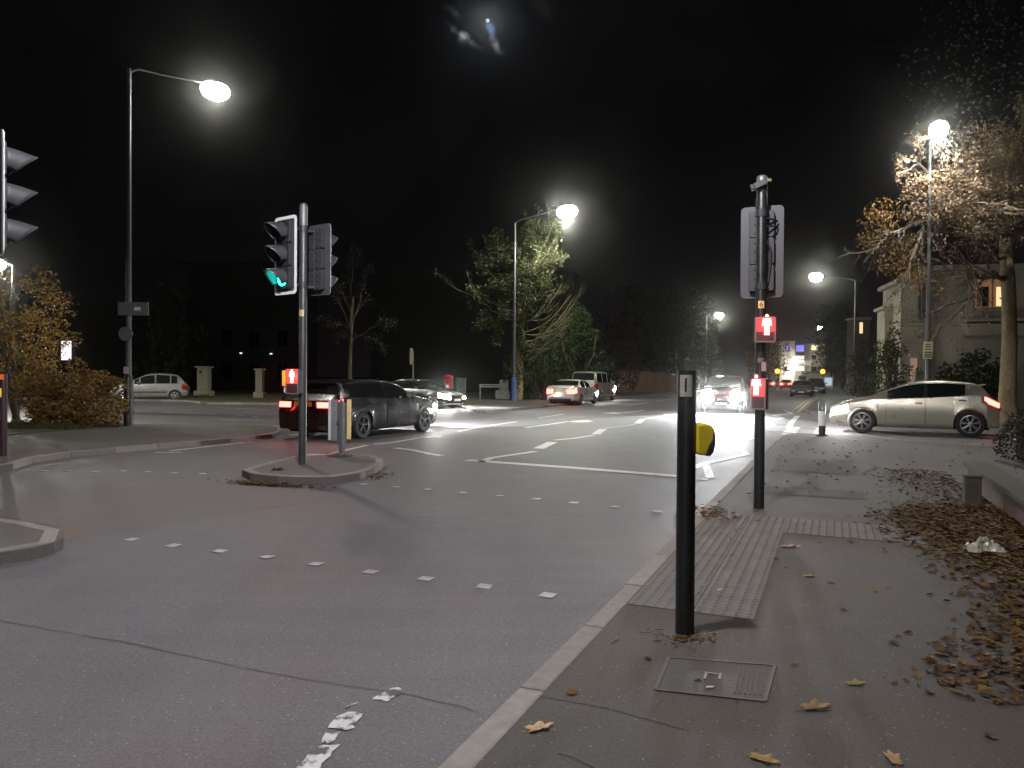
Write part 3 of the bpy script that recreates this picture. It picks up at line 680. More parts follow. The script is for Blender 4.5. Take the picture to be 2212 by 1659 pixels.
# signal on the island, green to the left
bx_, by_ = (-3.356, 12.182)
t = thing('traffic_signal', 'traffic signal pole on the small island with its green light lit', 'traffic light', (bx_, by_, 0))
pole(t, .062, 4.159, M('pole_dark_grey', (.035, .038, .04), .4, var=.25, bump=.1))
MB().lathe([(.0635, 3.81), (.0645, 3.84), (.0645, 4.137), (.05, 4.174)], 20).build('pole_cap', mGALV, t, 'auto')
zc = 3.32
signal_head(t, frame_at(-3.592 - bx_, -.16, zc, -127, 1.21), 'green')
zb = 3.296
hB = signal_head(t, frame_at(-3.127 - bx_, .13, zb, 56, 1.12), None)
br = MB()
for z in (zc - .45, zc + .45): br.tube([(0, 0, z), (-3.592 - bx_ + .06, -.1, z)], .022, 8); br.tube([(0, 0, z - .03), (-3.127 - bx_ - .06, .06, z - .03)], .022, 8); br.lathe([(.07, z - .05), (.07, z + .05)], 16)
br.tube([(0, .064, zc - .5), (0, .064, zc + .5)], .012, 6)
br.build('bracket', mDGREY, t)
plate(t, '5', .062, 2.422, -100, .075, .1, .095)
ped_box(t, frame_at(-.085, -.06, 1.33, -112), .24, .40, .11, True, 1.5, 0, .08)
# signal by the kerb, seen from behind
bx_, by_ = (2.725, 8.339)
t = thing('traffic_signal', 'traffic signal pole seen from behind with two red pedestrian lights facing the camera', 'traffic light', (bx_, by_, 0))
topz = 3.626
pole(t, .056, topz)
MB().lathe([(.0565, topz - .16), (.058, topz - .15), (.058, topz + .0), (.045, topz + .02)], 20).build('pole_cap', mGALV, t, 'auto')
zc = 2.838
signal_head(t, frame_at(.06, .16, zc, 67, 1.0))
br = MB()
for z in (zc - .4, zc + .4): br.tube([(0, 0, z), (.05, .12, z)], .022, 8); br.lathe([(.064, z - .04), (.064, z + .04)], 16)
br.box((-.055, -.012, zc + .5), (.03, .03, .1)); br.tube([(.05, -.02, zc + .1), (.1, 0, zc), (.11, .02, zc - .15), (.09, .03, zc - .32), (.06, .02, zc - .4)], .012, 6)
br.tube([(.04, -.03, zc + .34), (.14, .0, zc + .33), (.19, .05, zc + .32)], .012, 6); br.tube([(.04, -.03, zc + .25), (.14, .0, zc + .26), (.19, .05, zc + .27)], .01, 6)
br.tube([(.02, .06, zc - .44), (.02, .06, zc + .5)], .012, 6)
br.build('bracket', mDGREY, t)
dt = MB().box((0, 0, 0), (.2, .1, .1)).box((-.12, 0, .01), (.06, .09, .085)).xform(Matrix.Translation((-.04, -.07, topz - .09)) @ Matrix.Rotation(R(-18), 4, 'Z') @ Matrix.Rotation(R(-24), 4, 'Y') @ Matrix.Scale(.72, 4))
dt.build('detector', mDGREY, t, bevel=.01)
MB().box((.035, -.125, topz - .055), (.05, .004, .03), 0).build('detector_label', M('dull_label', (.2, .19, .1), .5), t)
plate(t, '6', .056, 2.232, -104, .062, .078, .082)
ped_box(t, frame_at(.02, -.05, 1.954, -100), .215, .275, .10, False, 1.5, .015, .045)
ped_box(t, frame_at(-.005, -.05, 1.259, -122), .16, .34, .12, False, 1.5, -.02, .09)
q = plate(t, '- - -', .056, 1.626, -100, .07, .05, .03, back=M('faded_sticker', (.12, .11, .12), .5))
plate(t, '', .056, 1.565, -95, .045, .09, .02, back=M('pale_sticker', (.30, .28, .27), .5)) if False else None
o = MB().box((.02, -.056, 1.555), (.05, .006, .1)).build('sticker', M('pale_sticker', (.30, .28, .27), .5), t)
# signal on the left island, only its hoods in the picture
t = thing('traffic_signal', 'grey three hooded traffic signal cut off by the left edge', 'traffic light', (-4.34, 6.3, 0))
pole(t, .057, 3.7, mGALV)
signal_head(t, frame_at(.03, .02, 2.9, 50, 1.0), None)
br = MB()
for z in (2.6, 3.3): br.tube([(0, 0, z), (.05, 0, z)], .022, 8); br.lathe([(.064, z - .04), (.064, z + .04)], 16)
br.tube([(.04, 0, 2.58), (.04, 0, 3.32)], .02, 8)
br.build('bracket', mDGREY, t)

# ------------------------------------------------------------------ push button posts
def button_post(label, loc, h, r, digit, yaw_btn, mat=mBLACK, btnz=1.06, red=False):
    t = thing('push_button_post', label, 'push button post', (loc[0], loc[1], 0))
    p = MB().lathe([(r, 0), (r, h), (r * .86, h), (r * .86, h - .06), (0, h - .06)], 24).build('pole', mat, t, 'auto')
    if digit: plate(t, digit, r, h - .085, -109, .066, .12, .11, back=M('pale_plate', (.42, .40, .34), .55, var=.3, scale=60))
    m = frame_at(0, 0, btnz, yaw_btn)
    q = [(.0, .1), (.06, .105), (.1, .092), (.116, .065), (.118, -.02), (.105, -.075), (.085, -.098), (.03, -.1), (0, -.09)]
    def side(poly, x0, x1):   # outline in the (out, up) plane, thick across
        mb = MB(); n = len(poly)
        mb.add([(x, x0, z) for x, z in poly] + [(x, x1, z) for x, z in poly], [tuple(range(n)), tuple(range(n, 2 * n))[::-1]] + [(n + i, n + (i + 1) % n, (i + 1) % n, i) for i in range(n)]); return mb
    q = [(x * .88, z * .86 + .022) for x, z in q]; b = side([(x + r * .8, z) for x, z in q], -.055, .055).xform(m).build('button_unit', mYELB, t, bevel=.012)
    sw = [(.112, .07), (.122, .03), (.121, -.03), (.11, -.08), (.09, -.105), (.052, -.104), (.06, -.07), (.075, -.03), (.098, .0), (.1, .035)]
    sw = [(x * .88, z * .86 + .022) for x, z in sw]; o = side([(x + r * .8, z) for x, z in sw], -.058, .058).xform(m).build('button_face', mDGREY, None, bevel=.008); o.parent = b
    if red:
        o = MB().box((0, -r - .004, h - .05), (r * 1.4, .01, .09)).build('lit_label', M('orange_lit_label', (.5, .1, .02), .4, emit=(1, .22, .04), es=.12), t)  # orange sticker, its brightness put in as a faint glow
    return t
button_post('thick black post marked 1 with a yellow push button, standing on blister paving', (0.975, 4.231), 1.465, .052, '1', 8)
button_post('thin dark post with a yellow push button at the left edge of the picture', (-8.774, 13.106), 1.415, .055, None, -130, M('dark_red_pole', (.03, .016, .018), .4), 1.068, True)

# ------------------------------------------------------------------ keep left guard, bollard, signs
bx_, by_ = (-3.043, 13.493)
t = thing('keep_left_guard', 'grey metal keep left sign on the island, seen from its folded back', 'traffic sign', (bx_, by_, 0), R(-4))
zt = 1.007
m = MB(); ys = [(-.17, .0), (-.165, -.03), (-.06, -.012), (-.03, .03), (0.0, -.055), (.05, -.07), (.09, -.05), (.115, .0)]
z0s = [.27, .27, .27, .16, .07, .07, .09, .27]; z1s = [zt, zt, zt, zt - .05, zt - .0, zt - .01, zt - .06, zt - .05]
n = len(ys)
m.add([(x, y, z) for (x, y), z in zip(ys, z0s)] + [(x, y, z) for (x, y), z in zip(ys, z1s)], [(i, i + 1, n + i + 1, n + i) for i in range(n - 1)])
pm = m.build('folded_panel', mGALV, t); sm = pm.modifiers.new('sheet', 'SOLIDIFY'); sm.thickness = .006
MB().box((.155, -.005, (zt + .3) / 2), (.075, .02, zt - .3), R(8)).build('yellow_edge', M('cream_yellow_panel', (.62, .44, .16), .4), t, bevel=.004)
MB().box((-.195, -.01, (zt + .28) / 2), (.05, .015, zt - .28), R(-6)).build('pale_edge', M('pale_panel', (.5, .5, .5), .4), t, bevel=.004)
MB().lathe([(.028, .02), (.028, .3)], 12).lathe([(.05, .015), (.05, .05), (.03, .06)], 14).build('stub_post', mGALV, t)
MB().lathe([(.24, 0), (.22, .014), (.08, .02), (0, .02)], 18).build('base_plate', mRUB, t)
MB().box((-.045, -.035, .6), (.04, .03, .05)).build('clip', mCHROME, t)
t = thing('bollard', 'black bollard with a broad white band at the corner of the side road', 'bollard', (7.852, 19.197) + (0,))
MB().lathe([(.085, 0), (.085, .83), (.07, .87), (0, .885)], 18).build('post', mBLACK, t, 'auto')
MB().lathe([(.085, .25), (.088, .25), (.088, .62), (.085, .62)], 18, caps=False).build('white_band', mWBORD, t, 'auto')
MB().lathe([(.16, 0), (.14, .02), (.086, .03)], 14).build('collar', mRUB, t)
t = thing('low_post', 'short square stone post at the end of the low garden wall', 'post', (5.281, 8.688) + (0,), R(-20))
MB().box((0, 0, .155), (.17, .14, .31)).build('post', mCOPE, t, bevel=.012); MB().box((0, 0, .325), (.19, .16, .03)).build('cap', mCOPE, t, bevel=.008)
# signs on lamp columns (each thing of its own)
lx, ly = (-10.616, 21.017)
t = thing('direction_sign', 'grey back of a rectangular sign high on the left lamp column', 'sign', (lx + .2, ly - .14, 3.229), R(4))
MB().box((0, 0, 0), (.82, .02, .36)).build('sign_panel', mGALV, t, bevel=.006); MB().box((.0, -.02, .1), (.78, .02, .03)).box((0, -.02, -.1), (.78, .02, .03)).build('rail', mGALV, t)
MB().box((.12, -.032, .0), (.17, .006, .09)).build('sticker', mPLATEW, t)
t = thing('round_sign', 'round dark blue sign low on the left lamp column', 'sign', (lx - .0, ly - .16, 2.537))
MB().lathe([(.0, -.012), (.19, -.012), (.19, .012), (0, .012)], 24, (0, 0, 0), 'Y').build('sign_panel', M('sign_blue', (.01, .03, .12), .4), t)
MB().lathe([(.16, -.014), (.19, -.016), (.19, -.012)], 24, (0, 0, 0), 'Y').build('rim', mGALV, t)
t = thing('notice', 'small pale notice strapped to the dark lower part of the left lamp column', 'sign', (lx, ly - .135, 1.538))
MB().box((0, 0, 0), (.14, .012, .19)).build('notice_panel', M('faded_notice', (.34, .29, .28), .5), t, bevel=.004)
lx, ly = (14.229, 26)
t = thing('yellow_notice', 'pale yellow notice with dark lines of print on the lamp column behind the hatchback', 'sign', (lx - .06, ly - .12, 2.439))
MB().box((0, 0, 0), (.32, .014, .58)).build('notice_panel', M('notice_yellow', (.42, .40, .26), .5), t, bevel=.005)
l = MB()
for k, (z, w) in enumerate(((.2, .2), (.12, .22), (.04, .2), (-.07, .27), (-.15, .26), (-.22, .27))): l.box((.01, -.0085, z), (w, .003, .035 if k < 3 else .045))
l.build('print', M('notice_print', (.05, .055, .03), .6), t)
t = thing('round_sign', 'pale round topped sign on a short pole beyond the dark cars', 'sign', (-5.736, 44, 0))
MB().tube([(0, 0, 0), (0, 0, 1.9), (-.03, 0, 3.0)], .045, 10).build('pole', M('ochre_pole', (.16, .14, .06), .5), t)
q = yz_prism(rrect(.62, .95, .2), -.01, .01).xform(Matrix.Translation((-.12, -.05, 2.586)) @ Matrix.Rotation(R(-160), 4, 'Z')); q.build('sign_panel', mPLATEW, t)
t = thing('pillar_box', 'red pillar post box standing behind the dark saloon', 'post box', (-3.527, 42, 0))
MB().lathe([(.27, 0), (.27, .12), (.235, .14), (.235, 1.32), (.28, 1.36), (.28, 1.42), (.2, 1.5), (0, 1.55)], 24).build('body', M('post_box_red', (.28, .012, .01), .35), t, 'auto')
MB().box((0, -.24, 1.15), (.22, .02, .05)).build('slot', mDARK, t); MB().box((-.03, -.24, .88), (.15, .02, .2)).build('notice', mPLATEW, t)
t = thing('name_sign', 'low white street name board on two legs beside the white stone pier', 'sign', (-1.427, 49, 0), R(4))
MB().box((0, 0, .86), (1.35, .03, .2)).build('board', M('name_board', (.33, .34, .33), .5, var=.2), t, bevel=.01)
MB().box((0, -.018, .86), (1.0, .004, .075)).build('print', M('faint_print', (.06, .06, .06), .6), t)
for x in (-.62, .62): MB().box((x, .02, .44), (.06, .05, .9)).build('leg', M('name_board', (.3, .3, .28), .5), t)
t = thing('stone_pier', 'whitish rough gate pier at the foot of the ivy tree', 'gate pier', (-0.59, 49.4, 0))
MB().box((0, 0, .28), (.95, .8, .56)).build('plinth', M('whitewashed_stone', (.36, .38, .34), .85, var=.35, bump=.6), t, bevel=.05); MB().box((.08, 0, .9), (.6, .5, .7)).build('shaft', M('whitewashed_stone', (.42, .43, .39), .85), t, bevel=.06)
t = thing('service_cabinet', 'plain dark grey cabinet beyond the red post box', 'cabinet', (-3.346, 50, 0))
MB().box((0, 0, .65), (.6, .4, 1.3)).build('cabinet_body', mGREYP, t, bevel=.02); MB().box((0, 0, 1.33), (.66, .46, .05)).build('lid', mGREYP, t)
for (xa, la) in ((441, 'wide stone gate pier with a square base, left of the two piers'), (561, 'narrower stone gate pier, right of the two across the side road')):
    t = thing('gate_pier', la, 'gate pier', (0, 0, 0), group='gate piers across the side road')
    if xa == 441:
        t.location = (-20.268, 50, 0); w, h = .68, 2.0
    else:
        t.location = (-15.613, 47, 0); w, h = .42, 1.85
    sm_ = M('gate_stone', (.16, .155, .11), .9, var=.3, bump=.4)
    MB().box((0, 0, .2), (w * 1.5, w * 1.4, .4)).build('plinth', sm_, t, bevel=.03); MB().box((0, 0, .4 + (h - .5) / 2), (w, w, h - .5)).build('shaft', sm_, t, bevel=.015)
    MB().box((0, 0, h - .05), (w * 1.35, w * 1.35, .1)).build('cap', sm_, t, bevel=.02)
    if xa == 441: MB().box((-.1, -w / 2 - .006, 1.62), (.15, .02, .16)).build('name_plate', mDARK, t)
# inspection cover and small litter near the camera
cv = [(0.806, 3.839), (1.311, 3.744), (1.123, 3.326), (0.664, 3.441)]
t = thing('inspection_cover', 'rectangular iron inspection cover set in the pavement in front of the black post', 'manhole cover', ((cv[0][0] + cv[2][0]) / 2, (cv[0][1] + cv[2][1]) / 2, 0))
rel = [(x - t.location.x, y - t.location.y) for x, y in cv]
mCOV = M('cover_iron', (.05, .045, .047), .65, .1, var=.3, scale=14, bump=.2, bscale=60)
MB().prism([(x * .97, y * .97) for x, y in rel], -.01, .004).build('lid', mCOV, t)
fr = MB()
for i in range(4):
    a, b = Vector(rel[i]), Vector(rel[(i + 1) % 4]); d = b - a; c = (a + b) / 2; fr.box((c.x, c.y, .002), (d.length, .016, .010), math.atan2(d.y, d.x))
fr.build('frame', M('cover_frame', (.07, .055, .048), .6, var=.4, scale=20), t)
h = MB(); 
for dx in (-.035, .035): h.box((.0 + dx, .015, .005), (.012, .075, .006), -R(20))
h.box((0, .05, .005), (.06, .012, .006), -R(20)); h.build('lifting_key_slot', M('worn_metal', (.2, .19, .18), .5), t)
rb = MB()
for k in range(6): 
    c = Vector(rel[0]).lerp(Vector(rel[1]), .70 + .045 * k).lerp(Vector(rel[3]).lerp(Vector(rel[2]), .70 + .045 * k), .5); rb.box((c.x, c.y, .0048), (.007, .34, .0035), -R(21))
rb.build('ribs', mCOV, t)
def butt(label, x, y, rz):
    t = thing('cigarette_butt', label, 'cigarette butt', (x, y, .0105), rz)
    MB().lathe([(.0045, -.02), (.0045, .012)], 8, ax='X').build('paper', mPLATEW, t); MB().lathe([(.0047, .012), (.0047, .022)], 8, ax='X').build('filter', M('filter_tan', (.4, .25, .1), .8), t)
x, y = (0.917, 3.46); butt('white cigarette end lying on the iron inspection cover', x, y, .1)
x, y = (1.402, 5.064); butt('white cigarette end lying on the blister paving right of the black post', x, y, .3)
t = (3.87, 6.212)
def crumpled(name, label, cat, x, y, mat, l, w, h):
    m = MB(); nx, ny = 14, 9; vs = []
    for i in range(nx):
        for j in range(ny):
            u, v = i / (nx - 1), j / (ny - 1)
            z = h * (math.sin(u * 3.1) ** 2 * .7 + rng.uniform(0, .5)) * math.sin(v * 3.14) + .01
            vs.append(((u - .5) * l + rng.uniform(-.01, .01), (v - .5) * w * (1 + .5 * math.sin(u * 9)) + rng.uniform(-.01, .01), z))
    m.add(vs, [(i * ny + j, (i + 1) * ny + j, (i + 1) * ny + j + 1, i * ny + j + 1) for i in range(nx - 1) for j in range(ny - 1)])
    o = m.build(name, mat, None, loc=(x, y, .02)); sm = o.modifiers.new('film', 'SOLIDIFY'); sm.thickness = .002
    return tag(o, label, cat)
crumpled('plastic_bag', 'crumpled whitish plastic bag lying among the fallen leaves', 'litter', t[0], t[1], M('thin_plastic', (.36, .34, .28), .35, var=.2, scale=20), .30, .12, .11)
# ------------------------------------------------------------------ cars: one lofted shell per car, split into body, windows, lamps
def interp(pts, u):
    if u <= pts[0][0]: return pts[0][1]
    for (a, p), (b, q) in zip(pts, pts[1:]):
        if u <= b: return p + (q - p) * (u - a) / (b - a)
    return pts[-1][1]
def smooth_i(pts, u, w=.07): return sum(interp(pts, u + w * k / 3) for k in range(-3, 4)) / 7
def paint(name, col, metal=.4, rough=.32): return M(name, col, rough, metal, var=.04, scale=3, coat=.6)
def car(name, label, loc, heading, sp, body_mat, lights=False, tails=False, plate_rear=True, cat='car', group=None, beam=0, lit_side=(1, 1), dirt=None):
    L, Wd, wb, fo, wr = sp['L'], sp['W'], sp['wb'], sp['fo'], sp['wr']
    sc = sp.get('scale', 1.0)
    hx, hy = heading; yaw = math.atan2(hy, hx)
    t = thing(name, label, cat, (loc[0], loc[1], ZR), yaw, group)
    t.scale = (sc, sc, sc)
    top, belt, zsill = sp['top'], sp['belt'], sp.get('sill', .2)
    ws, rg, sides = sp['ws'], sp['rg'], sp['sides']
    ra = wr + .045; wc = (fo, fo + wb)
    st_ = set(round(L * i / 46, 3) for i in range(47))
    st_ |= {.02, .05, .1, .16, .24, .34, L - .02, L - .05, L - .1, L - .16, L - .24, L - .34}
    for a, b in [ws, rg] + sides: st_ |= {a, b}
    keep = []
    for c in wc:
        st_ = {u for u in st_ if abs(u - c) > ra + .02}
        for k in range(11):
            keep.append(c + ra * math.cos(math.pi * k / 10) * .9995)
        keep += [c - ra - .001, c + ra + .001]
    us = sorted(st_ | set(keep))
    us2 = [us[0]]
    for u in us[1:]:
        if u - us2[-1] > .0008: us2.append(u)
    us = us2
    end_r = sp.get('end_r', .42)
    def halfw(u):
        w = Wd / 2; d = min(u, L - u)
        r = end_r if u < L / 2 else sp.get('end_r2', end_r * .7)
        if d < r: w *= 1 - (.22 if u < L / 2 else .13) * (1 - d / r) ** 2.2
        return w
    shape = [(0, .9), (.2, .94), (.42, .985), (.6, 1.0), (.8, .985), (1.0, .945), (1.3, .93)]
    def rows(u):
        zb = zsill + (.06 if min(u, L - u) < .35 else 0)
        for c in wc:
            if abs(u - c) <= ra: zb = wr + math.sqrt(max(0, ra * ra - (u - c) ** 2))
        zt = smooth_i(top, u); zs = min(smooth_i(belt, u), zt - .015)
        zb = min(zb, zs - .06)
        w = halfw(u); gh = zt - zs; out = []
        for f in (0, .15, .35, .58, .8, .93, 1):
            z = zb + (zs - zb) * f; fl = 0
            y = w * interp(shape, z / .98 * (1.0 / max(.8, smooth_i(belt, L * .5))) if False else z)
            for c in wc:   # flared lip round the arch
                dd = math.hypot(u - c, z - wr)
                if ra - .01 <= dd < ra + .09: fl = max(fl, .016 * (1 - (dd - ra) / .09))
            out.append((y + fl, z))
        yb = out[-1][0]; k = sp.get('tumble', .36)
        yr = yb - k * gh
        out += [(yb - .02 - .02 * min(1, gh / .3), zs + .05 * gh), (yb - .03 - k * .80 * gh, zs + .82 * gh), (yr - .035 - .05 * min(1, gh), zs + .93 * gh)]
        yq = out[-1][0]
        for f, zf in ((.82, .968), (.55, .99), (.28, .998), (0, 1.0)): out.append((yq * f, zs + gh * zf))
        return out
    grid = [rows(u) for u in us]; NR = len(grid[0])
    parts = {}
    def put(key, quad):
        parts.setdefault(key, MB()); parts[key].add(quad, [tuple(range(len(quad)))])
    hl, tl = sp.get('hl', .42), sp.get('tl', .3)
    hz, tz = sp.get('hz', (.56, .82)), sp.get('tz', (.62, .98))
    def cls(i, j, sgn):
        u = (us[i] + us[i + 1]) / 2; z = sum(grid[a][b][1] for a in (i, i + 1) for b in (j, j + 1)) / 4
        gh = grid[i][-1][1] - grid[i][6][1]
        if j == 7 and any(a < u < b for a, b in sides) and gh > .1: return 'side_window' + ('_l' if sgn > 0 else '_r')
        if j == 7 and sp.get('black_pillar') and sides[0][1] <= u <= sides[1][0]: return 'window_pillar'
        if j >= 9 and ws[0] < u < ws[1]: return 'windscreen'
        if j >= 9 and rg[0] < u < rg[1]: return 'rear_window'
        if j in (3, 4) and u < hl: return 'headlight' + ('_l' if sgn > 0 else '_r')
        if j in sp.get('trow', (3, 4, 5)) and u > L - tl: return 'taillight' + ('_l' if sgn > 0 else '_r')
        return 'body'
    for i in range(len(us) - 1):
        for j in range(NR - 1):
            for sgn in (1, -1):
                q = [(L / 2 - us[a], sgn * grid[a][b][0], grid[a][b][1]) for a, b in ((i, j), (i + 1, j), (i + 1, j + 1), (i, j + 1))]
                if sgn < 0: q = q[::-1]
                put(cls(i, j, sgn), q)
    fr = [-1, -.86, -.7, -.5, -.25, 0, .25, .5, .7, .86, 1]
    for end in (0, 1):
        g = grid[0] if end == 0 else grid[-1]; u = us[0] if end == 0 else us[-1]; d = 1 if end == 0 else -1
        def pt(j, f): return (L / 2 - u + d * .07 * (1 - f * f) * min(1, max(.0, g[j][0])), g[j][0] * f, g[j][1])
        for j in range(NR - 1):
            for a, b in zip(fr, fr[1:]):
                mid = abs(a + b) / 2; key = 'body'; sd = '_l' if a + b > 0 else '_r'
                if end == 0 and j in (3, 4) and mid > sp.get('hin', .6): key = 'headlight' + sd
                if end == 1 and j in sp.get('trow', (3, 4, 5)) and mid > sp.get('tin', .66): key = 'taillight' + sd
                if end == 0 and j in (1, 2) and mid < .55: key = 'grille'
                if end == 1 and j in (0,) and mid < .8: key = 'valance'
                q = [pt(j, a), pt(j, b), pt(j + 1, b), pt(j + 1, a)]
                if d < 0: q = q[::-1]
                put(key, q)
    mats = {'body': body_mat, 'side_window_l': mGLASS, 'side_window_r': mGLASS, 'windscreen': mGLASS, 'rear_window': mGLASS, 'window_pillar': mRUB, 'grille': mDARK, 'valance': mRUB,
            'headlight_l': mHEADL if lights and lit_side[0] else mHEADOFF, 'headlight_r': mHEADL if lights and lit_side[1] else mHEADOFF,
            'taillight_l': mTAIL if tails else mTAILOFF, 'taillight_r': mTAIL if tails else mTAILOFF}
    obs = {}
    for k, mb in parts.items():
        nm = k[:-2] if k.endswith(('_l', '_r')) else k
        o = mb.build(nm, mats[k], t); me = o.data
        bm = bmesh.new(); bm.from_mesh(me); bmesh.ops.remove_doubles(bm, verts=bm.verts, dist=.0004); bm.to_mesh(me); bm.free()
        for p in me.polygons: p.use_smooth = True
        try: me.set_sharp_from_angle(angle=R(38))
        except Exception: pass
        if k == 'body':
            sm = o.modifiers.new('sheet', 'SOLIDIFY'); sm.thickness = .012; sm.offset = -1
        obs[k] = o
    # dark floor pan filling the arches
    MB().box((0, 0, .40), (L * .9, Wd - .52, .44)).build('underbody', mDARK, t)
    if sp.get('cladding'): 
        pass
    # wheels
    for c in wc:
        for sgn in (1, -1):
            y = sgn * (Wd / 2 - .115)
            ty = MB().lathe([(wr * .66, -.1), (wr * .93, -.105), (wr, -.08), (wr, .08), (wr * .93, .105), (wr * .66, .1)], 28, (0, 0, 0), 'Y', caps=False)
            w = ty.build('wheel', mRUB, t, 'auto', loc=(L / 2 - c, y, wr))
            rm = MB().lathe([(0, .03), (wr * .6, .05), (wr * .64, .095), (wr * .69, .1)], 28, (0, 0, 0), 'Y', caps=False)
            if sgn < 0: rm.v = [(x, -yy, z) for x, yy, z in rm.v]
            o = rm.build('rim', mDARK if sp.get('spokes') else mALLOY, None, 'auto'); o.parent = w
            ns = sp.get('spokes', 7); sb = MB()
            for k in range(ns):
                a = 2 * math.pi * k / ns + .2
                for da in (-.12, .12):
                    p0, p1 = (wr * .12, a), (wr * .645, a + da)
                    A = Vector((p0[0] * math.cos(p0[1]), sgn * .075, p0[0] * math.sin(p0[1]))); B = Vector((p1[0] * math.cos(p1[1]), sgn * .098, p1[0] * math.sin(p1[1])))
                    sb.tube([A, B], [.017, .014], 5)
            sb.lathe([(0, sgn * .09), (.05, sgn * .085), (.06, sgn * .07)], 12, (0, 0, 0), 'Y', caps=False)
            sb.lathe([(wr * .62, sgn * .09), (wr * .655, sgn * .104), (wr * .69, sgn * .102)], 28, (0, 0, 0), 'Y', caps=False)
            o = sb.build('spokes', mALLOYD if sp.get('dark_rim') else mALLOY, None); o.parent = w
    if sp.get('lamps'):
        for sgn in (1, -1):
            o = MB().lathe([(.23, 0), (.22, .05), (.14, .1), (0, .12)], 20, (0, 0, 0), 'X').build('headlight', mHEADL, t, 'all', loc=(L / 2 - .02, sgn * (Wd / 2 - .32), .80))  # extra oversized discs, added to stand in for headlight glare
    # mirrors, handles, plates, trim lines
    zbm = smooth_i(belt, ws[0] + .55)
    for sgn in (1, -1):
        mm = MB().lathe([(0, -.1), (.06, -.08), (.075, 0), (.065, .07), (0, .09)], 12, (0, 0, 0), 'Y'); mm.v = [(x * .8, y * 1.0, z * .95) for x, y, z in mm.v]
        m = mm.build('door_mirror', body_mat if not sp.get('black_mirror') else mRUB, t, 'all', loc=(L / 2 - ws[0] - .42, sgn * (Wd / 2 + .06), zbm + .08))
        o = MB().box((-.052, 0, 0), (.012, .13, .09)).build('mirror_glass', mCHROME, None); o.parent = m
        for a, b in sides[:2]:
            MB().box((L / 2 - (b - .12), sgn * (Wd / 2 * .985 + .004), smooth_i(belt, b) - .13), (.17, .03, .03)).build('door_handle', mCHROME if sp.get('chrome') else body_mat, t, bevel=.008)
        # shut lines of the doors
        dl = MB()
        for a, b in sides[:2]:
            for u in (a - .03, b + .03):
                pts = []
                for f in range(9):
                    z = zsill + .1 + (smooth_i(belt, u) - zsill - .11) * f / 8
                    if any(math.hypot(u - c, z - wr) < ra + .02 for c in wc): continue
                    pts.append((L / 2 - u, sgn * (halfw(u) * interp(shape, z) + .0012), z))
                if len(pts) > 1: dl.tube(pts, .0045, 4)
        dl.build('door_seam', mDARK, t)
        if sp.get('rubstrip'):
            MB().box((L / 2 - (fo + wb / 2), sgn * (Wd / 2 + .006), .52), (wb - .9, .02, .06)).build('rubbing_strip', mRUB, t, bevel=.006)
    MB().box((L / 2 + .073, 0, .42), (.012, .5, .105)).build('number_plate', mPLATEW, t, bevel=.003)
    MB().box((-L / 2 - .073, 0, sp.get('rpz', .72)), (.012, .5, .11)).build('number_plate', mPLATEY, t, bevel=.003)
    if sp.get('spoiler'): MB().box((L / 2 - rg[0] - .02, 0, smooth_i(top, rg[0]) + .0), (.22, Wd * .62, .03), 0, 0, R(8)).build('spoiler', body_mat, t, bevel=.01)
    for k in (-.3, .25):
        u = ws[0] + .03; z = smooth_i(top, u) + .02
        MB().tube([(L / 2 - u, k, z), (L / 2 - u - .12, k + .28, smooth_i(top, u + .12) + .02), (L / 2 - u - .2, k + .5, smooth_i(top, u + .2) + .012)], .009, 5).build('wiper', mRUB, t)
    # interior seen as two seat backs through the glass is left dark; headlamp beams
    if beam:
        for sgn in (1, -1):
            l = bpy.data.lights.new('headlight_beam', 'SPOT'); l.energy = beam; l.spot_size = R(74); l.spot_blend = .9; l.shadow_soft_size = .06; l.color = (.93, .96, 1)
            o = bpy.data.objects.new('headlight_beam', l); C.objects.link(o); o.parent = t
            o.location = (L / 2 + .2, sgn * Wd * .36, .66)
            l.use_nodes = True; nt = l.node_tree; em = nt.nodes['Emission']; gn = nd(nt, 'ShaderNodeNewGeometry')
            dz = vdot(nt, gn.outputs['Normal'], (0, 0, -1))    # dipped beam: little light above the cut-off
            lk(nt, mth(nt, 'ADD', sp.get('leak', .025), mth(nt, 'MULTIPLY', mth(nt, 'SUBTRACT', dz, .012), 13.0, clamp=True)), em.inputs['Strength'])
            o.rotation_euler = Vector((1, sp.get('aim', 0), -sp.get('dip', .085))).to_track_quat('-Z', 'Y').to_euler()
    if tails == 2:
        for sgn in (1, -1):
            l = bpy.data.lights.new('taillight_glow', 'POINT'); l.energy = 2.5; l.color = (1, .05, .03); l.shadow_soft_size = .08
            o = bpy.data.objects.new('taillight_glow', l); C.objects.link(o); o.parent = t; o.location = (-L / 2 - .25, sgn * Wd * .36, .8)
    return t
HATCH = dict(L=3.97, W=1.74, wb=2.54, fo=.80, wr=.335, black_pillar=True, spokes=7, scale=1.04, chrome=True, spoiler=True, black_mirror=True,
    top=[(0, .64), (.12, .77), (.35, .87), (.75, .96), (1.02, 1.03), (1.25, 1.14), (1.85, 1.39), (2.2, 1.45), (2.7, 1.465), (3.2, 1.43), (3.55, 1.37), (3.72, 1.15), (3.85, .98), (3.97, .92)],
    belt=[(0, .60), (.12, .72), (.4, .80), (.8, .88), (1.1, .94), (1.6, .955), (2.4, .99), (3.1, 1.05), (3.4, 1.09), (3.7, 1.04), (3.97, .88)],
    ws=(1.06, 1.9), rg=(3.56, 3.8), sides=[(1.42, 2.28), (2.36, 3.28)], hl=.46, tl=.34, hin=.62, trow=(4, 5))
mALLOYD = M('dark_alloy', (.06, .06, .06), .4, .5)
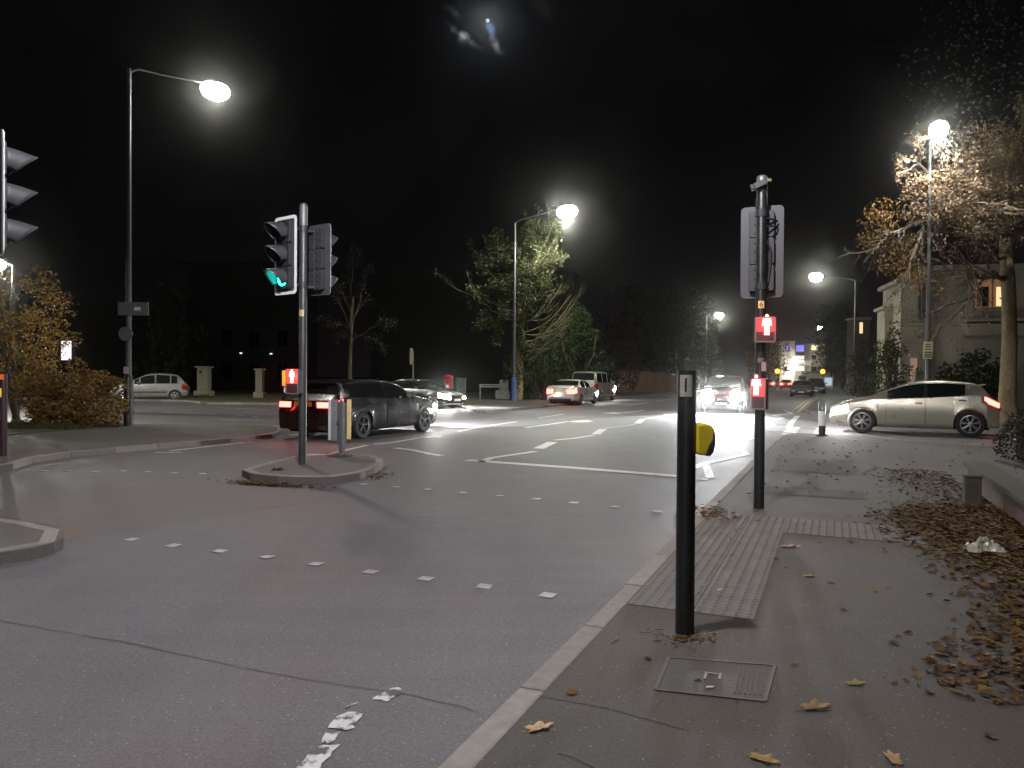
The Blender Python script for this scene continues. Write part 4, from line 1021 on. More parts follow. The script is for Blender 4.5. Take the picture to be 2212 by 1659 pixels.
ESTATE = dict(dark_rim=True, L=4.72, W=1.84, wb=2.80, fo=.86, wr=.33, spokes=5, spoiler=True, trow=(4, 5), tl=.3, tin=.42, rpz=.86,
    top=[(0, .64), (.1, .76), (.3, .84), (.9, .94), (1.25, 1.0), (2.0, 1.36), (2.4, 1.44), (3.0, 1.46), (3.8, 1.43), (4.2, 1.37), (4.5, 1.08), (4.66, .96), (4.72, .92)],
    belt=[(0, .60), (.1, .72), (.4, .80), (1.2, .93), (2.4, .96), (3.6, 1.0), (4.3, 1.02), (4.72, .9)],
    ws=(1.3, 2.1), rg=(4.22, 4.48), sides=[(1.7, 2.62), (2.7, 3.5), (3.58, 4.08)])
SALOON = dict(L=4.55, W=1.78, wb=2.70, fo=.84, wr=.32, spokes=6, rpz=.78,
    top=[(0, .62), (.1, .74), (.3, .83), (.9, .93), (1.2, .98), (1.95, 1.34), (2.3, 1.42), (2.8, 1.435), (3.2, 1.38), (3.85, 1.09), (4.4, 1.06), (4.5, 1.0), (4.55, .92)],
    belt=[(0, .58), (.1, .70), (.4, .79), (1.2, .92), (2.4, .94), (3.5, .97), (4.4, .98), (4.55, .88)],
    ws=(1.25, 2.0), rg=(3.25, 3.8), sides=[(1.65, 2.5), (2.58, 3.3)], tin=.55)
MPV = dict(L=4.05, W=1.70, wb=2.63, fo=.75, wr=.305, spokes=6, rubstrip=True, tumble=.3,
    top=[(0, .66), (.1, .82), (.35, .93), (.75, 1.03), (.95, 1.10), (1.65, 1.48), (2.0, 1.60), (2.5, 1.635), (3.2, 1.60), (3.6, 1.50), (3.9, 1.10), (4.0, .95), (4.05, .9)],
    belt=[(0, .62), (.1, .76), (.4, .86), (.9, .97), (2, .99), (3.4, 1.0), (3.9, .98), (4.05, .86)],
    ws=(1.0, 1.72), rg=(3.62, 3.86), sides=[(1.25, 1.48), (1.56, 2.3), (2.38, 3.08), (3.15, 3.5)], hl=.5)
SUV = dict(L=4.5, W=1.85, wb=2.65, fo=.86, wr=.35, spokes=5, sill=.25, tumble=.26,
    top=[(0, .72), (.08, .9), (.25, .99), (.9, 1.08), (1.15, 1.13), (1.85, 1.52), (2.2, 1.62), (2.8, 1.66), (3.8, 1.61), (4.15, 1.55), (4.38, 1.2), (4.46, 1.05), (4.5, .98)],
    belt=[(0, .68), (.08, .84), (.4, .95), (1.2, 1.06), (2.4, 1.08), (4.0, 1.13), (4.4, 1.08), (4.5, .95)],
    ws=(1.2, 1.98), rg=(4.16, 4.36), sides=[(1.6, 2.4), (2.48, 3.3), (3.4, 3.95)], hl=.3, hin=.5)
VAN = dict(L=4.8, W=1.9, wb=3.0, fo=.86, wr=.33, spokes=5, sill=.25, tumble=.16,
    top=[(0, .8), (.1, 1.0), (.4, 1.12), (.8, 1.25), (1.5, 1.75), (1.9, 1.93), (2.4, 1.97), (4.4, 1.95), (4.66, 1.86), (4.76, 1.3), (4.8, 1.1)],
    belt=[(0, .74), (.1, .92), (.5, 1.05), (1.2, 1.15), (4.5, 1.2), (4.8, 1.08)],
    ws=(.85, 1.6), rg=(4.62, 4.75), sides=[(1.2, 2.0), (2.1, 3.2), (3.3, 4.4)])
# the silver-beige hatchback waiting in the side road
car('hatchback', 'silver beige hatchback waiting in the side road with its headlights on', (11.45, 21.75), (-.88, .475), HATCH, paint('beige_silver_paint', (.36, .335, .26), .35, .3), True, True, beam=700)
# the dark estate passing the island (at rest here)
car('estate_car', 'dark estate car passing the island with its red tail lights lit', (-3.85, 20.0), (U.x + .05, U.y), ESTATE, paint('near_black_paint', (.008, .008, .009), .2, .25), True, 2, beam=3600)
car('saloon_car', 'dark saloon nosing out behind the dark estate, headlights lit', (-4.55, 37.4), (.84, -.54), SALOON, paint('dark_grey_paint', (.02, .022, .022), .3, .25), True, False, beam=1000)
car('saloon_car', 'silver saloon driving away before the ivy tree, its red lights facing the camera', (3.532, 43.6), (U.x * 1.0, U.y), SALOON, paint('silver_paint', (.55, .54, .52), .4, .3), True, True, beam=120)
car('people_carrier', 'tall grey people carrier just ahead of the silver saloon', (5.506, 51.0), (U.x, U.y), VAN, paint('grey_paint', (.26, .25, .23), .5, .35), True, False)
car('people_carrier', 'silver people carrier parked by the verge across the left side road', (-21.232, 44.6), (-.93, -.36), MPV, paint('silver_grey_paint', (.17, .168, .16), .4, .35))
car('off_road_car', 'dark red off road car coming towards the crossing with dazzling headlights', (10.0, 35.6), (-.34, -.94), dict(SUV, dip=.085, aim=.0, leak=.09, lamps=True), paint('dark_red_paint', (.05, .012, .012), .3, .3), True, False, beam=7000)
pk = car('estate_car', 'dark parked estate with a roof box facing the camera, far down the right kerb', (25.804, 67.5), (-U.x, -U.y), ESTATE, paint('dark_blue_grey_paint', (.03, .033, .04), .4, .3))
q = MB().lathe([(0, -.95), (.2, -.9), (.33, -.5), (.36, .3), (.3, .85), (0, .95)], 14, ax='X'); q.v = [(x, y, z * .55) for x, y, z in q.v]
q.build('roof_box', mRUB, pk, 'auto', loc=(-.3, 0, 1.68)); MB().box((-.3, 0, 1.5), (1.0, 1.1, .04)).build('roof_bar', mRUB, pk)
car('off_road_car', 'dark parked car right behind the estate with the roof box', (30.826, 77), (-U.x, -U.y), SUV, paint('black_red_paint', (.03, .012, .012), .3, .3))
car('saloon_car', 'red lit car queueing far off, left of the parked cars', (43.758, 121), (U.x, U.y), SALOON, paint('far_red_paint', (.22, .02, .015), .3, .35), False, 2, group='cars queueing in the distance')
car('saloon_car', 'farther pale car with red tail lights showing beside the pedestrian signal pole', (43.865, 129), (U.x, U.y), SALOON, paint('far_pale_paint', (.4, .4, .4), .3, .35), False, 2, group='cars queueing in the distance')
# ------------------------------------------------------------------ buildings and walls
def window(par, c, w, h, glass, frame, depth=.12, bars=(1, 1), sill=True):
    x, y, z = c
    f = MB()
    for sx in (-1, 1): f.box((x + sx * (w / 2), y, z), (.09, depth, h + .09))
    for sz in (-1, 1): f.box((x, y, z + sz * h / 2), (w - .09, depth, .09))
    for k in range(bars[0]): f.box((x, y + .01, z - h / 2 + h * (k + 1) / (bars[0] + 1)), (w - .09, depth * .6, .05))
    for k in range(bars[1]): f.box((x - w / 2 + w * (k + 1) / (bars[1] + 1), y + .013, z), (.05, depth * .55, h - .1))
    o = f.build('window', frame, par)
    p = MB().box((x, y + .03, z), (w - .09, .02, h - .09)).build('pane', glass, None); p.parent = o
    if sill: q = MB().box((x, y - .06, z - h / 2 - .09), (w + .3, .26, .09)).build('sill', mSTONE, None); q.parent = o
    return o
mWDARK = M('dark_window', (.01, .012, .012), .08)
mFRAMEW = M('window_frame', (.25, .23, .2), .6)
mWARM = M('warm_lit_window', (.3, .16, .08), .5, var=.3, scale=2, emit=(1, .48, .22), es=.10)
mWARM2 = M('bright_lit_window', (.5, .4, .2), .5, emit=(1, .72, .36), es=.65)
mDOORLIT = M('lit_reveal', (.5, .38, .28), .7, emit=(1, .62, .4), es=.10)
# villa behind the hatchback: flat parapet, bay on the left, balcony course
YV = 38.0
def XV(px): return 0.023171 * (px - 1106)
def ZV(py): return 1.42 + (820.5 - py) * 38 / 1640
t = thing('villa', 'pale stone villa with flat parapet and bay, behind the hatchback', 'house', (XV(2100), YV, 0), -R(13))
ox = XV(2100)
def vx(px): return XV(px) - ox
w = MB()
w.box(((vx(2005) + vx(2420)) / 2, 2.5, ZV(572) / 2), (vx(2420) - vx(2005), 5, ZV(572)))
w.box(((vx(1950) + vx(2006)) / 2, 1.2, ZV(600) / 2), (vx(2006) - vx(1950) - .01, 3.6, ZV(600)))
w.box(((vx(1932) + vx(1951)) / 2, 1.6, ZV(655) / 2), (vx(1951) - vx(1932) - .01, 1.6, ZV(655)))
w.build('wall', mSTONE, t, bevel=.02)
c = MB()
c.box(((vx(1998) + vx(2425)) / 2, 2.4, ZV(578)), (vx(2425) - vx(1998), 5.6, .28)); c.box(((vx(1940) + vx(2012)) / 2, 1.15, ZV(606)), (vx(2012) - vx(1940), 4.1, .22))
c.box(((vx(1926) + vx(1955)) / 2, 1.6, ZV(658)), (vx(1955) - vx(1926), 2.0, .18)); c.build('cornice', mSTONE, t, bevel=.03)
c = MB(); c.box(((vx(2076) + vx(2425)) / 2, -.45, ZV(692)), (vx(2425) - vx(2076), .9, .16)); c.box(((vx(2078) + vx(2420)) / 2, -.3, ZV(712)), (vx(2420) - vx(2078), .5, .62))
c.box(((vx(1946) + vx(2008)) / 2, -.7, ZV(735)), (vx(2008) - vx(1946), .34, .2)); c.box(((vx(1948) + vx(2006)) / 2, -.66, ZV(700)), (vx(2006) - vx(1948), .2, .12))
c.build('balcony_course', mSTONE, t, bevel=.03)
window(t, (vx(1992), -.62, ZV(650)), .42, 1.75, mWDARK, mFRAMEW)
wd = window(t, (vx(2137), -.02, ZV(628)), 1.7, 1.75, mWARM, mFRAMEW, bars=(0, 1))
o = MB().box((vx(2150), -.0, ZV(640)), (.26, .03, .95)).build('curtain_gap', mWARM2, None); o.parent = wd
o = MB().box((vx(2119), -.0, ZV(640)), (.5, .03, 1.0)).build('curtain', mWDARK, None); o.parent = wd
window(t, (vx(2262), -.02, ZV(632)), 1.5, 1.7, mWDARK, mFRAMEW, bars=(1, 1))
window(t, (vx(2140), -.02, ZV(860)), 1.9, 1.9, M('dull_curtain', (.22, .15, .12), .8), mFRAMEW, bars=(0, 1), sill=False)
window(t, (vx(1992), -.62, ZV(850)), .5, 2.2, mWDARK, mFRAMEW, sill=False)
MB().box((vx(1977), -.64, ZV(822)), (.3, .06, 2.3)).build('lit_pilaster', mDOORLIT, t); MB().box((vx(1977), -.66, ZV(768)), (.42, .12, .14)).build('pilaster_cap', mSTONE, t)  # warm light on the pilaster is put in as faint emission
# garden wall with coping at the right, hedge beyond it
t = thing('garden_wall', 'low dark brick garden wall with stone coping at the right edge', 'wall', st(2.0, 1.78) + (0,), -R(23))
MB().box((0, 4.95, .115), (.2, 9.9, .27)).build('brickwork', mBRICK, t); MB().box((0, 4.95, .285), (.3, 9.94, .07)).build('coping', mCOPE, t, bevel=.012)
bx0, by0 = (10.059, 72); bx1, by1 = (22.781, 92)
d = Vector((bx1 - bx0, by1 - by0, 0))
t = thing('boundary_wall', 'brown boundary wall along the far side of the main road', 'wall', (bx0, by0, 0), math.atan2(d.y, d.x))
MB().box((d.length / 2, .2, 1.05), (d.length, .35, 2.1)).build('brickwork', M('tan_wall', (.20, .12, .07), .9, var=.35, scale=.8, bump=.4), t); MB().box((d.length / 2, .2, 2.14), (d.length, .5, .1)).build('coping', mCOPE, t)
# the white building closing the street
YB = 200.0
def XB(px): return (px - 1106) / 1640 * YB
def ZB(py): return 1.42 + (819.3 - py) * YB / 1640
t = thing('flats', 'distant white block with a glazed stair tower and violet lit upper windows', 'apartment block', (XB(1733), YB, 0)); ox = XB(1733)
mRENDER = M('white_render', (.55, .52, .46), .8, var=.08)
for (a, b, tp, yy) in ((1684, 1716, 737, 0), (1738, 1784, 742, .6)):
    MB().box(((XB(a) + XB(b)) / 2 - ox, 4 + yy, ZB(tp) / 2), (XB(b) - XB(a) - .02, 8, ZB(tp))).build('wing', mRENDER, t)
tw = MB().box((XB(1727) - ox, 4.4, ZB(735) / 2), (XB(1738) - XB(1716), 8, ZB(735))).build('stair_tower', M('tower_frame', (.2, .18, .16), .6), t)
mVIO = M('violet_window', (.1, .1, .3), .4, emit=(.18, .16, 1), es=.7); mWIN3 = M('stair_window', (.5, .4, .2), .4, emit=(1, .82, .5), es=1.6); mOFFW = M('office_window', (.5, .4, .2), .4, emit=(1, .8, .42), es=.9)
def flat(px, py, wpx, hpx, mat, yoff=-.05):
    w, h = wpx * YB / 1640, hpx * YB / 1640
    f = MB().box((XB(px) - ox, yoff - .1, ZB(py)), (w + .2, .1, h + .2)).build('window', M('dark_frame', (.05, .05, .05), .5), t)
    k = max(1, int(w / 1.2)); mb = MB()
    for i in range(k): mb.box((XB(px) - ox - w / 2 + w * (i + .5) / k, yoff - .17, ZB(py)), (w / k - .08, .04, h))
    p = mb.build('pane', mat, None); p.parent = f
for a in ((1700, 751, 7, 9, mVIO), (1727, 752, 18, 13, mVIO), (1758, 751, 14, 10, mOFFW), (1727, 773, 18, 6, mOFFW), (1727, 781, 18, 5, mWIN3), (1727, 796, 18, 8, mWIN3), (1727, 764, 18, 6, mWDARK), (1700, 797, 12, 9, mWDARK), (1757, 797, 10, 9, mWDARK), (1757, 772, 8, 8, mWDARK)): flat(*a)
# light washing the white wall beside the stair
l = bpy.data.lights.new('wall_lamp_light', 'POINT'); l.energy = 900; l.color = (1, .92, .75); l.shadow_soft_size = .2
lo = bpy.data.objects.new('wall_lamp_light', l); C.objects.link(lo); lo.parent = t; lo.location = (XB(1708) - ox, -2.0, 4.2)
MB().lathe([(0, -.2), (.2, -.1), (.22, 0), (.1, .12), (0, .15)], 12, (XB(1708) - ox, -.6, 4.6)).build('wall_lamp', mLAMP, t)
t = thing('gabled_house', 'lit gable peeping over the trees left of the distant white block', 'house', (XB(1688), 214, 0)); 
gm = MB().box((0, 4, ZB(742) / 2), (4.4, 8, ZB(742))); gm.build('wall', M('dark_render', (.03, .028, .03), .8), t)
k = 214 / 1640; gx = lambda px: (px - 1688) * k; gz = lambda py: 1.42 + (819.3 - py) * k
n = MB(); pl = [(gx(1674), gz(742)), (gx(1706), gz(742)), (gx(1690), gz(726))]
n.add([(x, -.1, z) for x, z in pl] + [(x, 5, z) for x, z in pl], [(0, 1, 2), (3, 5, 4), (0, 3, 4, 1), (1, 4, 5, 2), (2, 5, 3, 0)]); n.build('gable', M('dark_roof', (.04, .035, .035), .8), t)
wn = MB()
for a, b, c_, d_ in ((1677, 740, 5, 4), (1683, 738, 4, 5), (1689, 734, 6, 9), (1695, 737, 5, 6), (1701, 740, 5, 3)): wn.box((gx(a), -.15, gz(b)), (c_ * k, .06, d_ * k))
wn.build('window', M('gable_light', (.5, .4, .25), .5, emit=(1, .74, .45), es=1.3), t)  # glowing blocks stand in for the warm light on the gable
def shop(label, px0, px1, ytop, Y, mat, em):
    kx = lambda px: (px - 1106) / 1640 * Y
    t = thing('low_building', label, 'building', ((kx(px0) + kx(px1)) / 2, Y, 0)); h = 1.42 + (820 - ytop) * Y / 1640; w = kx(px1) - kx(px0)
    MB().box((0, 3, h / 2), (w, 6, h)).build('wall', mat, t); MB().box((0, 3, h + .15), (w + .6, 6.6, .3)).build('roof', mGREYP, t)
    MB().box((0, -.05, h * .45), (w * .7, .08, h * .5)).build('shop_window', em, t)
shop('low pale building with a blue white lit front right of the parked cars', 1778, 1800, 806, 118, mRENDER, M('cool_lit_front', (.5, .6, .7), .4, emit=(.62, .8, 1), es=.35))
shop('small lit kiosk between the parked cars and the pale building', 1765, 1776, 808, 132, mRENDER, M('warm_lit_front', (.6, .5, .3), .4, emit=(1, .8, .45), es=.7))
t = thing('church_tower', 'small dark tower with one narrow lit window above the right hand shrubs', 'tower', (41.433, 90, 0))
kz = lambda py: 1.42 + (820 - py) * 90 / 1640
MB().box((0, 1, kz(690) / 2), (1.9, 1.9, kz(690))).build('tower_wall', M('tower_stone', (.14, .13, .11), .9), t); MB().box((0, 1, kz(688)), (2.2, 2.2, .25)).build('parapet', mSTONE, t)
MB().box((-.1, .03, kz(708)), (.36, .06, 1.3)).build('window', mWARM2, t)
# two dark villas hardly showing beyond the verge
def dark_house(label, px0, px1, top, Y, lit=(), wins=False):
    kx = lambda px: (px - 1106) / 1640 * Y; kz = lambda py: 1.42 + (813 - py) * Y / 1640
    x0 = kx((px0 + px1) / 2); t = thing('villa', label, 'house', (x0, Y, 0)); w = kx(px1) - kx(px0)
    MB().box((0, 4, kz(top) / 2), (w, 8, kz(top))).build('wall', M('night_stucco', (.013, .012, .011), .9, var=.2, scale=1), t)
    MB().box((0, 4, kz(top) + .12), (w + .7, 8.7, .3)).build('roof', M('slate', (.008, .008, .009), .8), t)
    for i in range(4 if wins else 0):
        for z in (1.8, 5.0):
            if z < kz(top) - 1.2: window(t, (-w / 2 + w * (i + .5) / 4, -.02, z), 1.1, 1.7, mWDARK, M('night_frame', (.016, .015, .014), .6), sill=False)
    for px, py in lit:
        o = MB().box((kx(px) - x0, -.1, kz(py)), (.22, .06, .1)).build('porch_light', M('cold_porch_light', (.5, .6, .8), .4, emit=(.5, .75, 1), es=1.2), t)
    return t
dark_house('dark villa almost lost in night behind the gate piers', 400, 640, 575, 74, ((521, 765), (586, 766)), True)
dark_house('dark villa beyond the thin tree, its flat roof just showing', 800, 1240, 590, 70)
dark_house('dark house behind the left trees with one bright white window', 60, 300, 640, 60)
o = C.objects['villa'] 
hs = [q for q in C.objects if q.name.startswith('villa') and q.get('label', '').startswith('dark house')][0]
MB().box(((145 - 1106) / 1640 * 60 - hs.location.x, -.12, 1.42 + (808 - 757) * 60 / 1640), (.75, .08, 1.5)).build('lit_window', M('white_lit_window', (.7, .65, .65), .4, emit=(1, .9, .92), es=.8), hs)
# belisha beacons of the next crossing
for px, lab in ((1679, 'amber globe beacon left of the parked cars'), (1777, 'amber globe beacon right of the parked cars, dimmer')):
    Y = 95
    t = thing('beacon', lab, 'belisha beacon', ((px - 1106) / 1640 * Y, Y, 0), group='amber crossing beacons')
    pm = MB(); wm = MB()
    for k in range(6): (pm if k % 2 else wm).lathe([(.05, .36 * k), (.05, .36 * k + .36)], 10)
    pm.build('pole', mBLACK, t); wm.build('pole_band', mWBORD, t)
    zc = 1.42 + (819 - 808) * Y / 1640 + .25
    MB().lathe([(0, -.28), (.16, -.22), (.27, -.08), (.27, .1), (.15, .25), (0, .3)], 16, (0, 0, zc + .1)).build('globe', M('amber_globe', (.6, .3, .02), .4, emit=(1, .42, .03), es=3.2 if px == 1679 else 1.6), t, 'all')
# ------------------------------------------------------------------ trees, shrubs and leaves
def rv(s=1): return Vector((rng.uniform(-s, s), rng.uniform(-s, s), rng.uniform(-s, s)))
def add_leaf(mb, p, size, flat=0, up=None):
    n = up or rv().normalized()
    a = n.orthogonal().normalized(); a.rotate(Matrix.Rotation(rng.uniform(0, 6.28), 3, n)); b = n.cross(a)
    l = size * rng.uniform(.6, 1.25); w = l * rng.uniform(.4, .65); f = n * (l * rng.uniform(-.18, .18))
    mb.add([p - a * l * .5, p + b * w * .5 + f, p + a * l * .5, p - b * w * .5 + f], [(0, 1, 2), (0, 2, 3)])
def wiggle(a, b, sag=0, n=7, amp=.12):
    L = (b - a).length; pts = []
    for i in range(n + 1):
        f = i / n; p = a.lerp(b, f) + rv(amp * L * .5) * math.sin(math.pi * f) * .6; p.z -= sag * L * math.sin(math.pi * f); pts.append(p)
    return pts
def branch_out(wood, leafpts, a, b, r0, depth, nsub, sag=.0, spread=.75, amp=.14, droop=0):
    pts = wiggle(a, b, sag, 8 if depth > 1 else 5, amp)
    n = len(pts); wood.tube(pts, [max(.0035, r0 * (1 - .82 * i / (n - 1))) for i in range(n)], 7 if r0 > .05 else (5 if r0 > .015 else 3), cap=False)
    L = (b - a).length
    if depth == 0: leafpts += pts[1:]; return
    for k in range(nsub):
        f = rng.uniform(.25, 1); i = min(n - 2, int(f * (n - 1))); p = pts[i].lerp(pts[i + 1], f * (n - 1) - i)
        d = (pts[i + 1] - pts[i]).normalized() + rv(spread); d.z -= droop * rng.uniform(.2, 1)
        l = L * rng.uniform(.28, .55) * (1.1 - .4 * f)
        branch_out(wood, leafpts, p, p + d.normalized() * l, r0 * (1 - .75 * f) * .55, depth - 1, max(2, nsub - 1), sag, spread, amp, droop)
    if depth == 1: leafpts += pts[len(pts) // 2:]
def in_ell(c, r, hollow=.5):
    while True:
        q = rv(); 
        if hollow < q.length < 1: return Vector((c[0] + q.x * r[0], c[1] + q.y * r[1], c[2] + q.z * r[2]))
def PT(px, py, D): return Vector(((px - 1106) / 1640 * D, D, 1.42 + (815 + (px - 1106) * .007 - py) * D / 1640))

# the big tree by the lamp, its crown lit from inside by the lantern
def big_tree():
    b = PT(2178, 875, 28); b.z = 0
    t = thing('bare_branched_tree', 'big tree by the villa, brown leaves clinging to twigs around the street lamp', 'tree', b)
    tr = MB(); pts = [b * 0 + Vector((0, 0, -.1))] + [PT(px, py, 28) - b for px, py in ((2176, 860), (2180, 740), (2177, 640), (2170, 540), (2166, 480), (2170, 400), (2180, 320))]
    tr.tube(pts, [.42, .28, .25, .235, .22, .19, .14, .08], 14); 
    wood = MB(); lp = []
    lp2 = []
    limbs = [((2168, 500, 28), (1975, 350, 25.8), .11), ((2168, 480, 28), (2035, 300, 26), .12), ((2170, 420, 28), (2120, 262, 26.5), .1), ((2172, 420, 28), (2200, 250, 27), .1), ((2170, 520, 28), (2235, 330, 26.5), .1),
             ((2168, 470, 28), (1990, 420, 26.2), .1), ((2172, 520, 28), (2060, 430, 26.2), .09), ((2178, 600, 28), (2010, 560, 26.6), .08), ((2176, 560, 28), (2080, 500, 26.4), .08), ((2175, 450, 28), (2190, 350, 26), .09), ((2178, 520, 28), (2260, 470, 27), .1), ((2170, 480, 28), (2100, 380, 25.6), .09), ((2170, 460, 28), (2055, 350, 25.3), .09)]
    for (x0, y0, d0), (x1, y1, d1), r in limbs: branch_out(wood, lp, PT(x0, y0, d0) - b, PT(x1, y1, d1) - b, r, 2, 10, .05, .8, .22, .4)
    # long mossy limb reaching left over the road, dark kinked limb in front of the villa
    for pl, r, ns in ((((2168, 520, 28), (2060, 470, 27), (1985, 480, 26.5), (1925, 505, 26), (1868, 548, 26)), .10, 6), (((2000, 476, 26.6), (1985, 510, 26.4), (1965, 560, 26.2), (1950, 625, 26)), .07, 6), (((2172, 600, 28), (2110, 600, 27.5), (2085, 590, 27.4), (2098, 640, 27.4), (2060, 680, 27), (2015, 720, 27)), .075, 7), (((2092, 645, 27.4), (2040, 660, 27), (1990, 690, 27)), .045, 6)):
        P = [PT(*q) - b for q in pl]
        for i, (a, c) in enumerate(zip(P, P[1:])): 
            wood.tube(wiggle(a, c, 0, 4, .06), [r * (1 - .17 * i) * (1 - .035 * k) for k in range(5)], 7, cap=False)
            for _ in range(ns): 
                f = rng.uniform(.1, 1); q = a.lerp(c, f); d = (c - a).normalized() + rv(.8) + Vector((0, 0, -.25)); branch_out(wood, lp2, q, q + d.normalized() * rng.uniform(.6, 1.5), r * .3, 1, 4, .0, .7, .15, .3)
    tr.build('trunk', mBARK, t, 'auto'); wood.build('branches', mTWIG, t)
    lf = MB()
    for p in lp:
        if rng.random() < .8: add_leaf(lf, p + rv(.16), .12)
    for p in lp2:
        if rng.random() < .6: add_leaf(lf, p + rv(.09), .10)
    # denser bunches at the lit top and the orange left end
    for c, r, n in (((2100, 320, 26.6), .95, 600), ((2150, 300, 26.8), 1.0, 800), ((2060, 385, 26.2), .85, 450), ((2000, 400, 26), .65, 600), ((1985, 460, 26), .5, 350), ((2190, 330, 26.5), 1.0, 1000), ((2140, 400, 26.2), .9, 800), ((2200, 420, 26.2), .9, 700), ((2110, 470, 26.4), .9, 500), ((2060, 450, 26), .7, 400), ((2190, 500, 26.6), .9, 400)):
        c = PT(*c) - b
        for _ in range(n): add_leaf(lf, in_ell(c, (r * 1.5, r, r * .75), .1), .11)
    lf.build('crown', mAUT, t)
    lo = MB()
    for c, r, n in (((1895, 480, 26), .5, 260), ((1880, 520, 26), .4, 200), ((1925, 560, 26.2), .5, 260), ((1960, 590, 26.2), .55, 260), ((1900, 450, 26), .4, 160), ((1950, 530, 26.3), .5, 220), ((2000, 620, 26.6), .4, 160)):
        c = PT(*c) - b
        for _ in range(n): add_leaf(lo, in_ell(c, (r * 1.5, r, r * .9), .1), .10)
    lo.build('orange_foliage', mORANGE, t)
    # unlit top above the lantern: its shade is put in with darker leaves
    dk = MB()
    for _ in range(1500):
        p = in_ell(PT(2190, 130, 28) - b, (4.2, 3.0, 3.6), .3); add_leaf(dk, p, .15)
    dk.build('high_foliage', mHEDGE, t)
    return t
big_tree()

# ivy tree behind the lamp with the blue sleeve: leafy on the left, bare upswept twigs on the right
def ivy_tree():
    b = PT(1118, 866, 48.5); b.z = 0
    t = thing('ivy_tree', 'ivy clad tree behind the blue sleeved lamp, its right side of bare twigs lit pale', 'tree', b)
    tr = MB(); tr.tube([Vector((0, 0, -.1)), PT(1120, 760, 48.5) - b, PT(1125, 660, 48.5) - b, PT(1135, 570, 48.3) - b, PT(1150, 500, 48) - b], [.36, .3, .26, .18, .08], 10); tr.build('trunk', mBARK, t, 'auto')
    wood = MB(); lp = []; lp2 = []
    for (x0, y0), (x1, y1, d), r in [((1128, 640), (1195, 480, 46.8), .1), ((1130, 600), (1165, 470, 47.2), .09), ((1128, 660), (1205, 530, 46.8), .09), ((1126, 690), (1200, 580, 47), .08), ((1125, 620), (1185, 560, 46.4), .08), ((1130, 560), (1140, 480, 47), .07), ((1126, 650), (1165, 540, 46.6), .08), ((1122, 700), (1170, 620, 46.8), .07)]:
        branch_out(wood, lp, PT(x0, y0, 48.4) - b, PT(x1, y1, d) - b, r, 2, 7, -.02, .55, .12, -.15)
    for (x0, y0), (x1, y1, d), r in [((1124, 740), (1228, 640, 47.2), .07), ((1124, 720), (1222, 655, 47), .06), ((1124, 760), (1215, 690, 47.4), .06), ((1124, 700), (1210, 610, 47), .06), ((1124, 780), (1190, 730, 47.2), .05), ((1122, 750), (1200, 670, 46.8), .05)]:
        P0, P1 = PT(x0, y0, 48.4) - b, PT(x1, y1, d) - b
        for k in range(2): branch_out(wood, lp2, P0, P1 + rv(.6), r * .8, 1, 9, .16, .35, .08, .1)
    for (x0, y0), (x1, y1, d), r in [((1120, 660), (1030, 560, 48), .08), ((1120, 690), (1040, 640, 47.6), .07), ((1120, 640), (1060, 510, 48), .08), ((1100, 690), (960, 610, 47.5), .05)]:
        branch_out(wood, lp, PT(x0, y0, 48.4) - b, PT(x1, y1, d) - b, r, 2, 5, .0, .6, .12, 0)
    wood.build('branches', M('pale_twig', (.15, .14, .075), .85, var=.25), t)
    lf = MB()
    for p in lp:
        if rng.random() < .5: add_leaf(lf, p + rv(.14), .16)
    for c, r, n in (((1165, 520, 47), (1.5, .9, 1.5), 3000), ((1145, 580, 47.2), (1.5, 1, 1.6), 2400), ((1110, 640, 47.4), (1.2, .9, 2.6), 2800), ((1060, 650, 47.4), (1.5, .9, 2.8), 2400), ((1080, 560, 47.6), (1.5, 1, 2.0), 1500), ((1150, 640, 47.3), (1.4, .8, 1.3), 700), ((1170, 750, 47.4), (1.6, .8, 1.6), 700), ((1118, 790, 47.6), (.8, .7, 2.2), 1300)):
        c = PT(*c) - b
        cl = [in_ell(c, r, .2) for _ in range(26)]
        for _ in range(n): q = rng.choice(cl); add_leaf(lf, q + rv(.34), .17)
    lf.build('crown', mIVYL, t)
ivy_tree()

def shrub(name, label, c, r, n, mat, size, clumps=40, cl_r=.22, stems=6, cat='shrub', base=None, hollow=.35, lean=0, spire=False):
    b = Vector((c[0], c[1], 0)); t = thing(name, label, cat, b)
    st2 = MB(); top = c[2]
    for k in range(stems):
        e = Vector((rng.uniform(-.7, .7) * r[0], rng.uniform(-.5, .5) * r[1], top + rng.uniform(0, .8) * r[2])); st2.tube(wiggle(Vector((rng.uniform(-.1, .1), 0, -.1)), e, 0, 6, .15), [.03 * max(1, r[2]) * (1 - .12 * i) for i in range(7)], 5, cap=False)
    st2.build('stem', M('shrub_stem', (.06, .05, .035), .9, var=.3), t)
    lf = MB(); cs = [in_ell((0, 0, top), r, hollow) for _ in range(clumps)]
    for q in cs:
        if rng.random() < .16: k = rng.uniform(1.12, 1.34); q.x *= k; q.y *= k; q.z = top + (q.z - top) * k
    if spire:
        for q in cs: f = max(0, (q.z - top + r[2]) / (2 * r[2])); q.x *= 1.25 - f; q.y *= 1.25 - f
    for q in cs: q.z = max(q.z, .12)
    for _ in range(n):
        q = rng.choice(cs); k = rv(); k = k * (cl_r * (1.0 if k.length < 1 else .75))
        p = q + Vector((k.x * 1.2, k.y, k.z * .9)); p.z = max(p.z, .04); add_leaf(lf, p, size)
    lf.build('foliage', mat, t); return t
shrub('shrub', 'low orange brown bush on the grass beside the left lamp column', (-11.884, 20.6, 0.75), (1.35, .8, .85), 9500, mORANGE, .10, 110, .25)
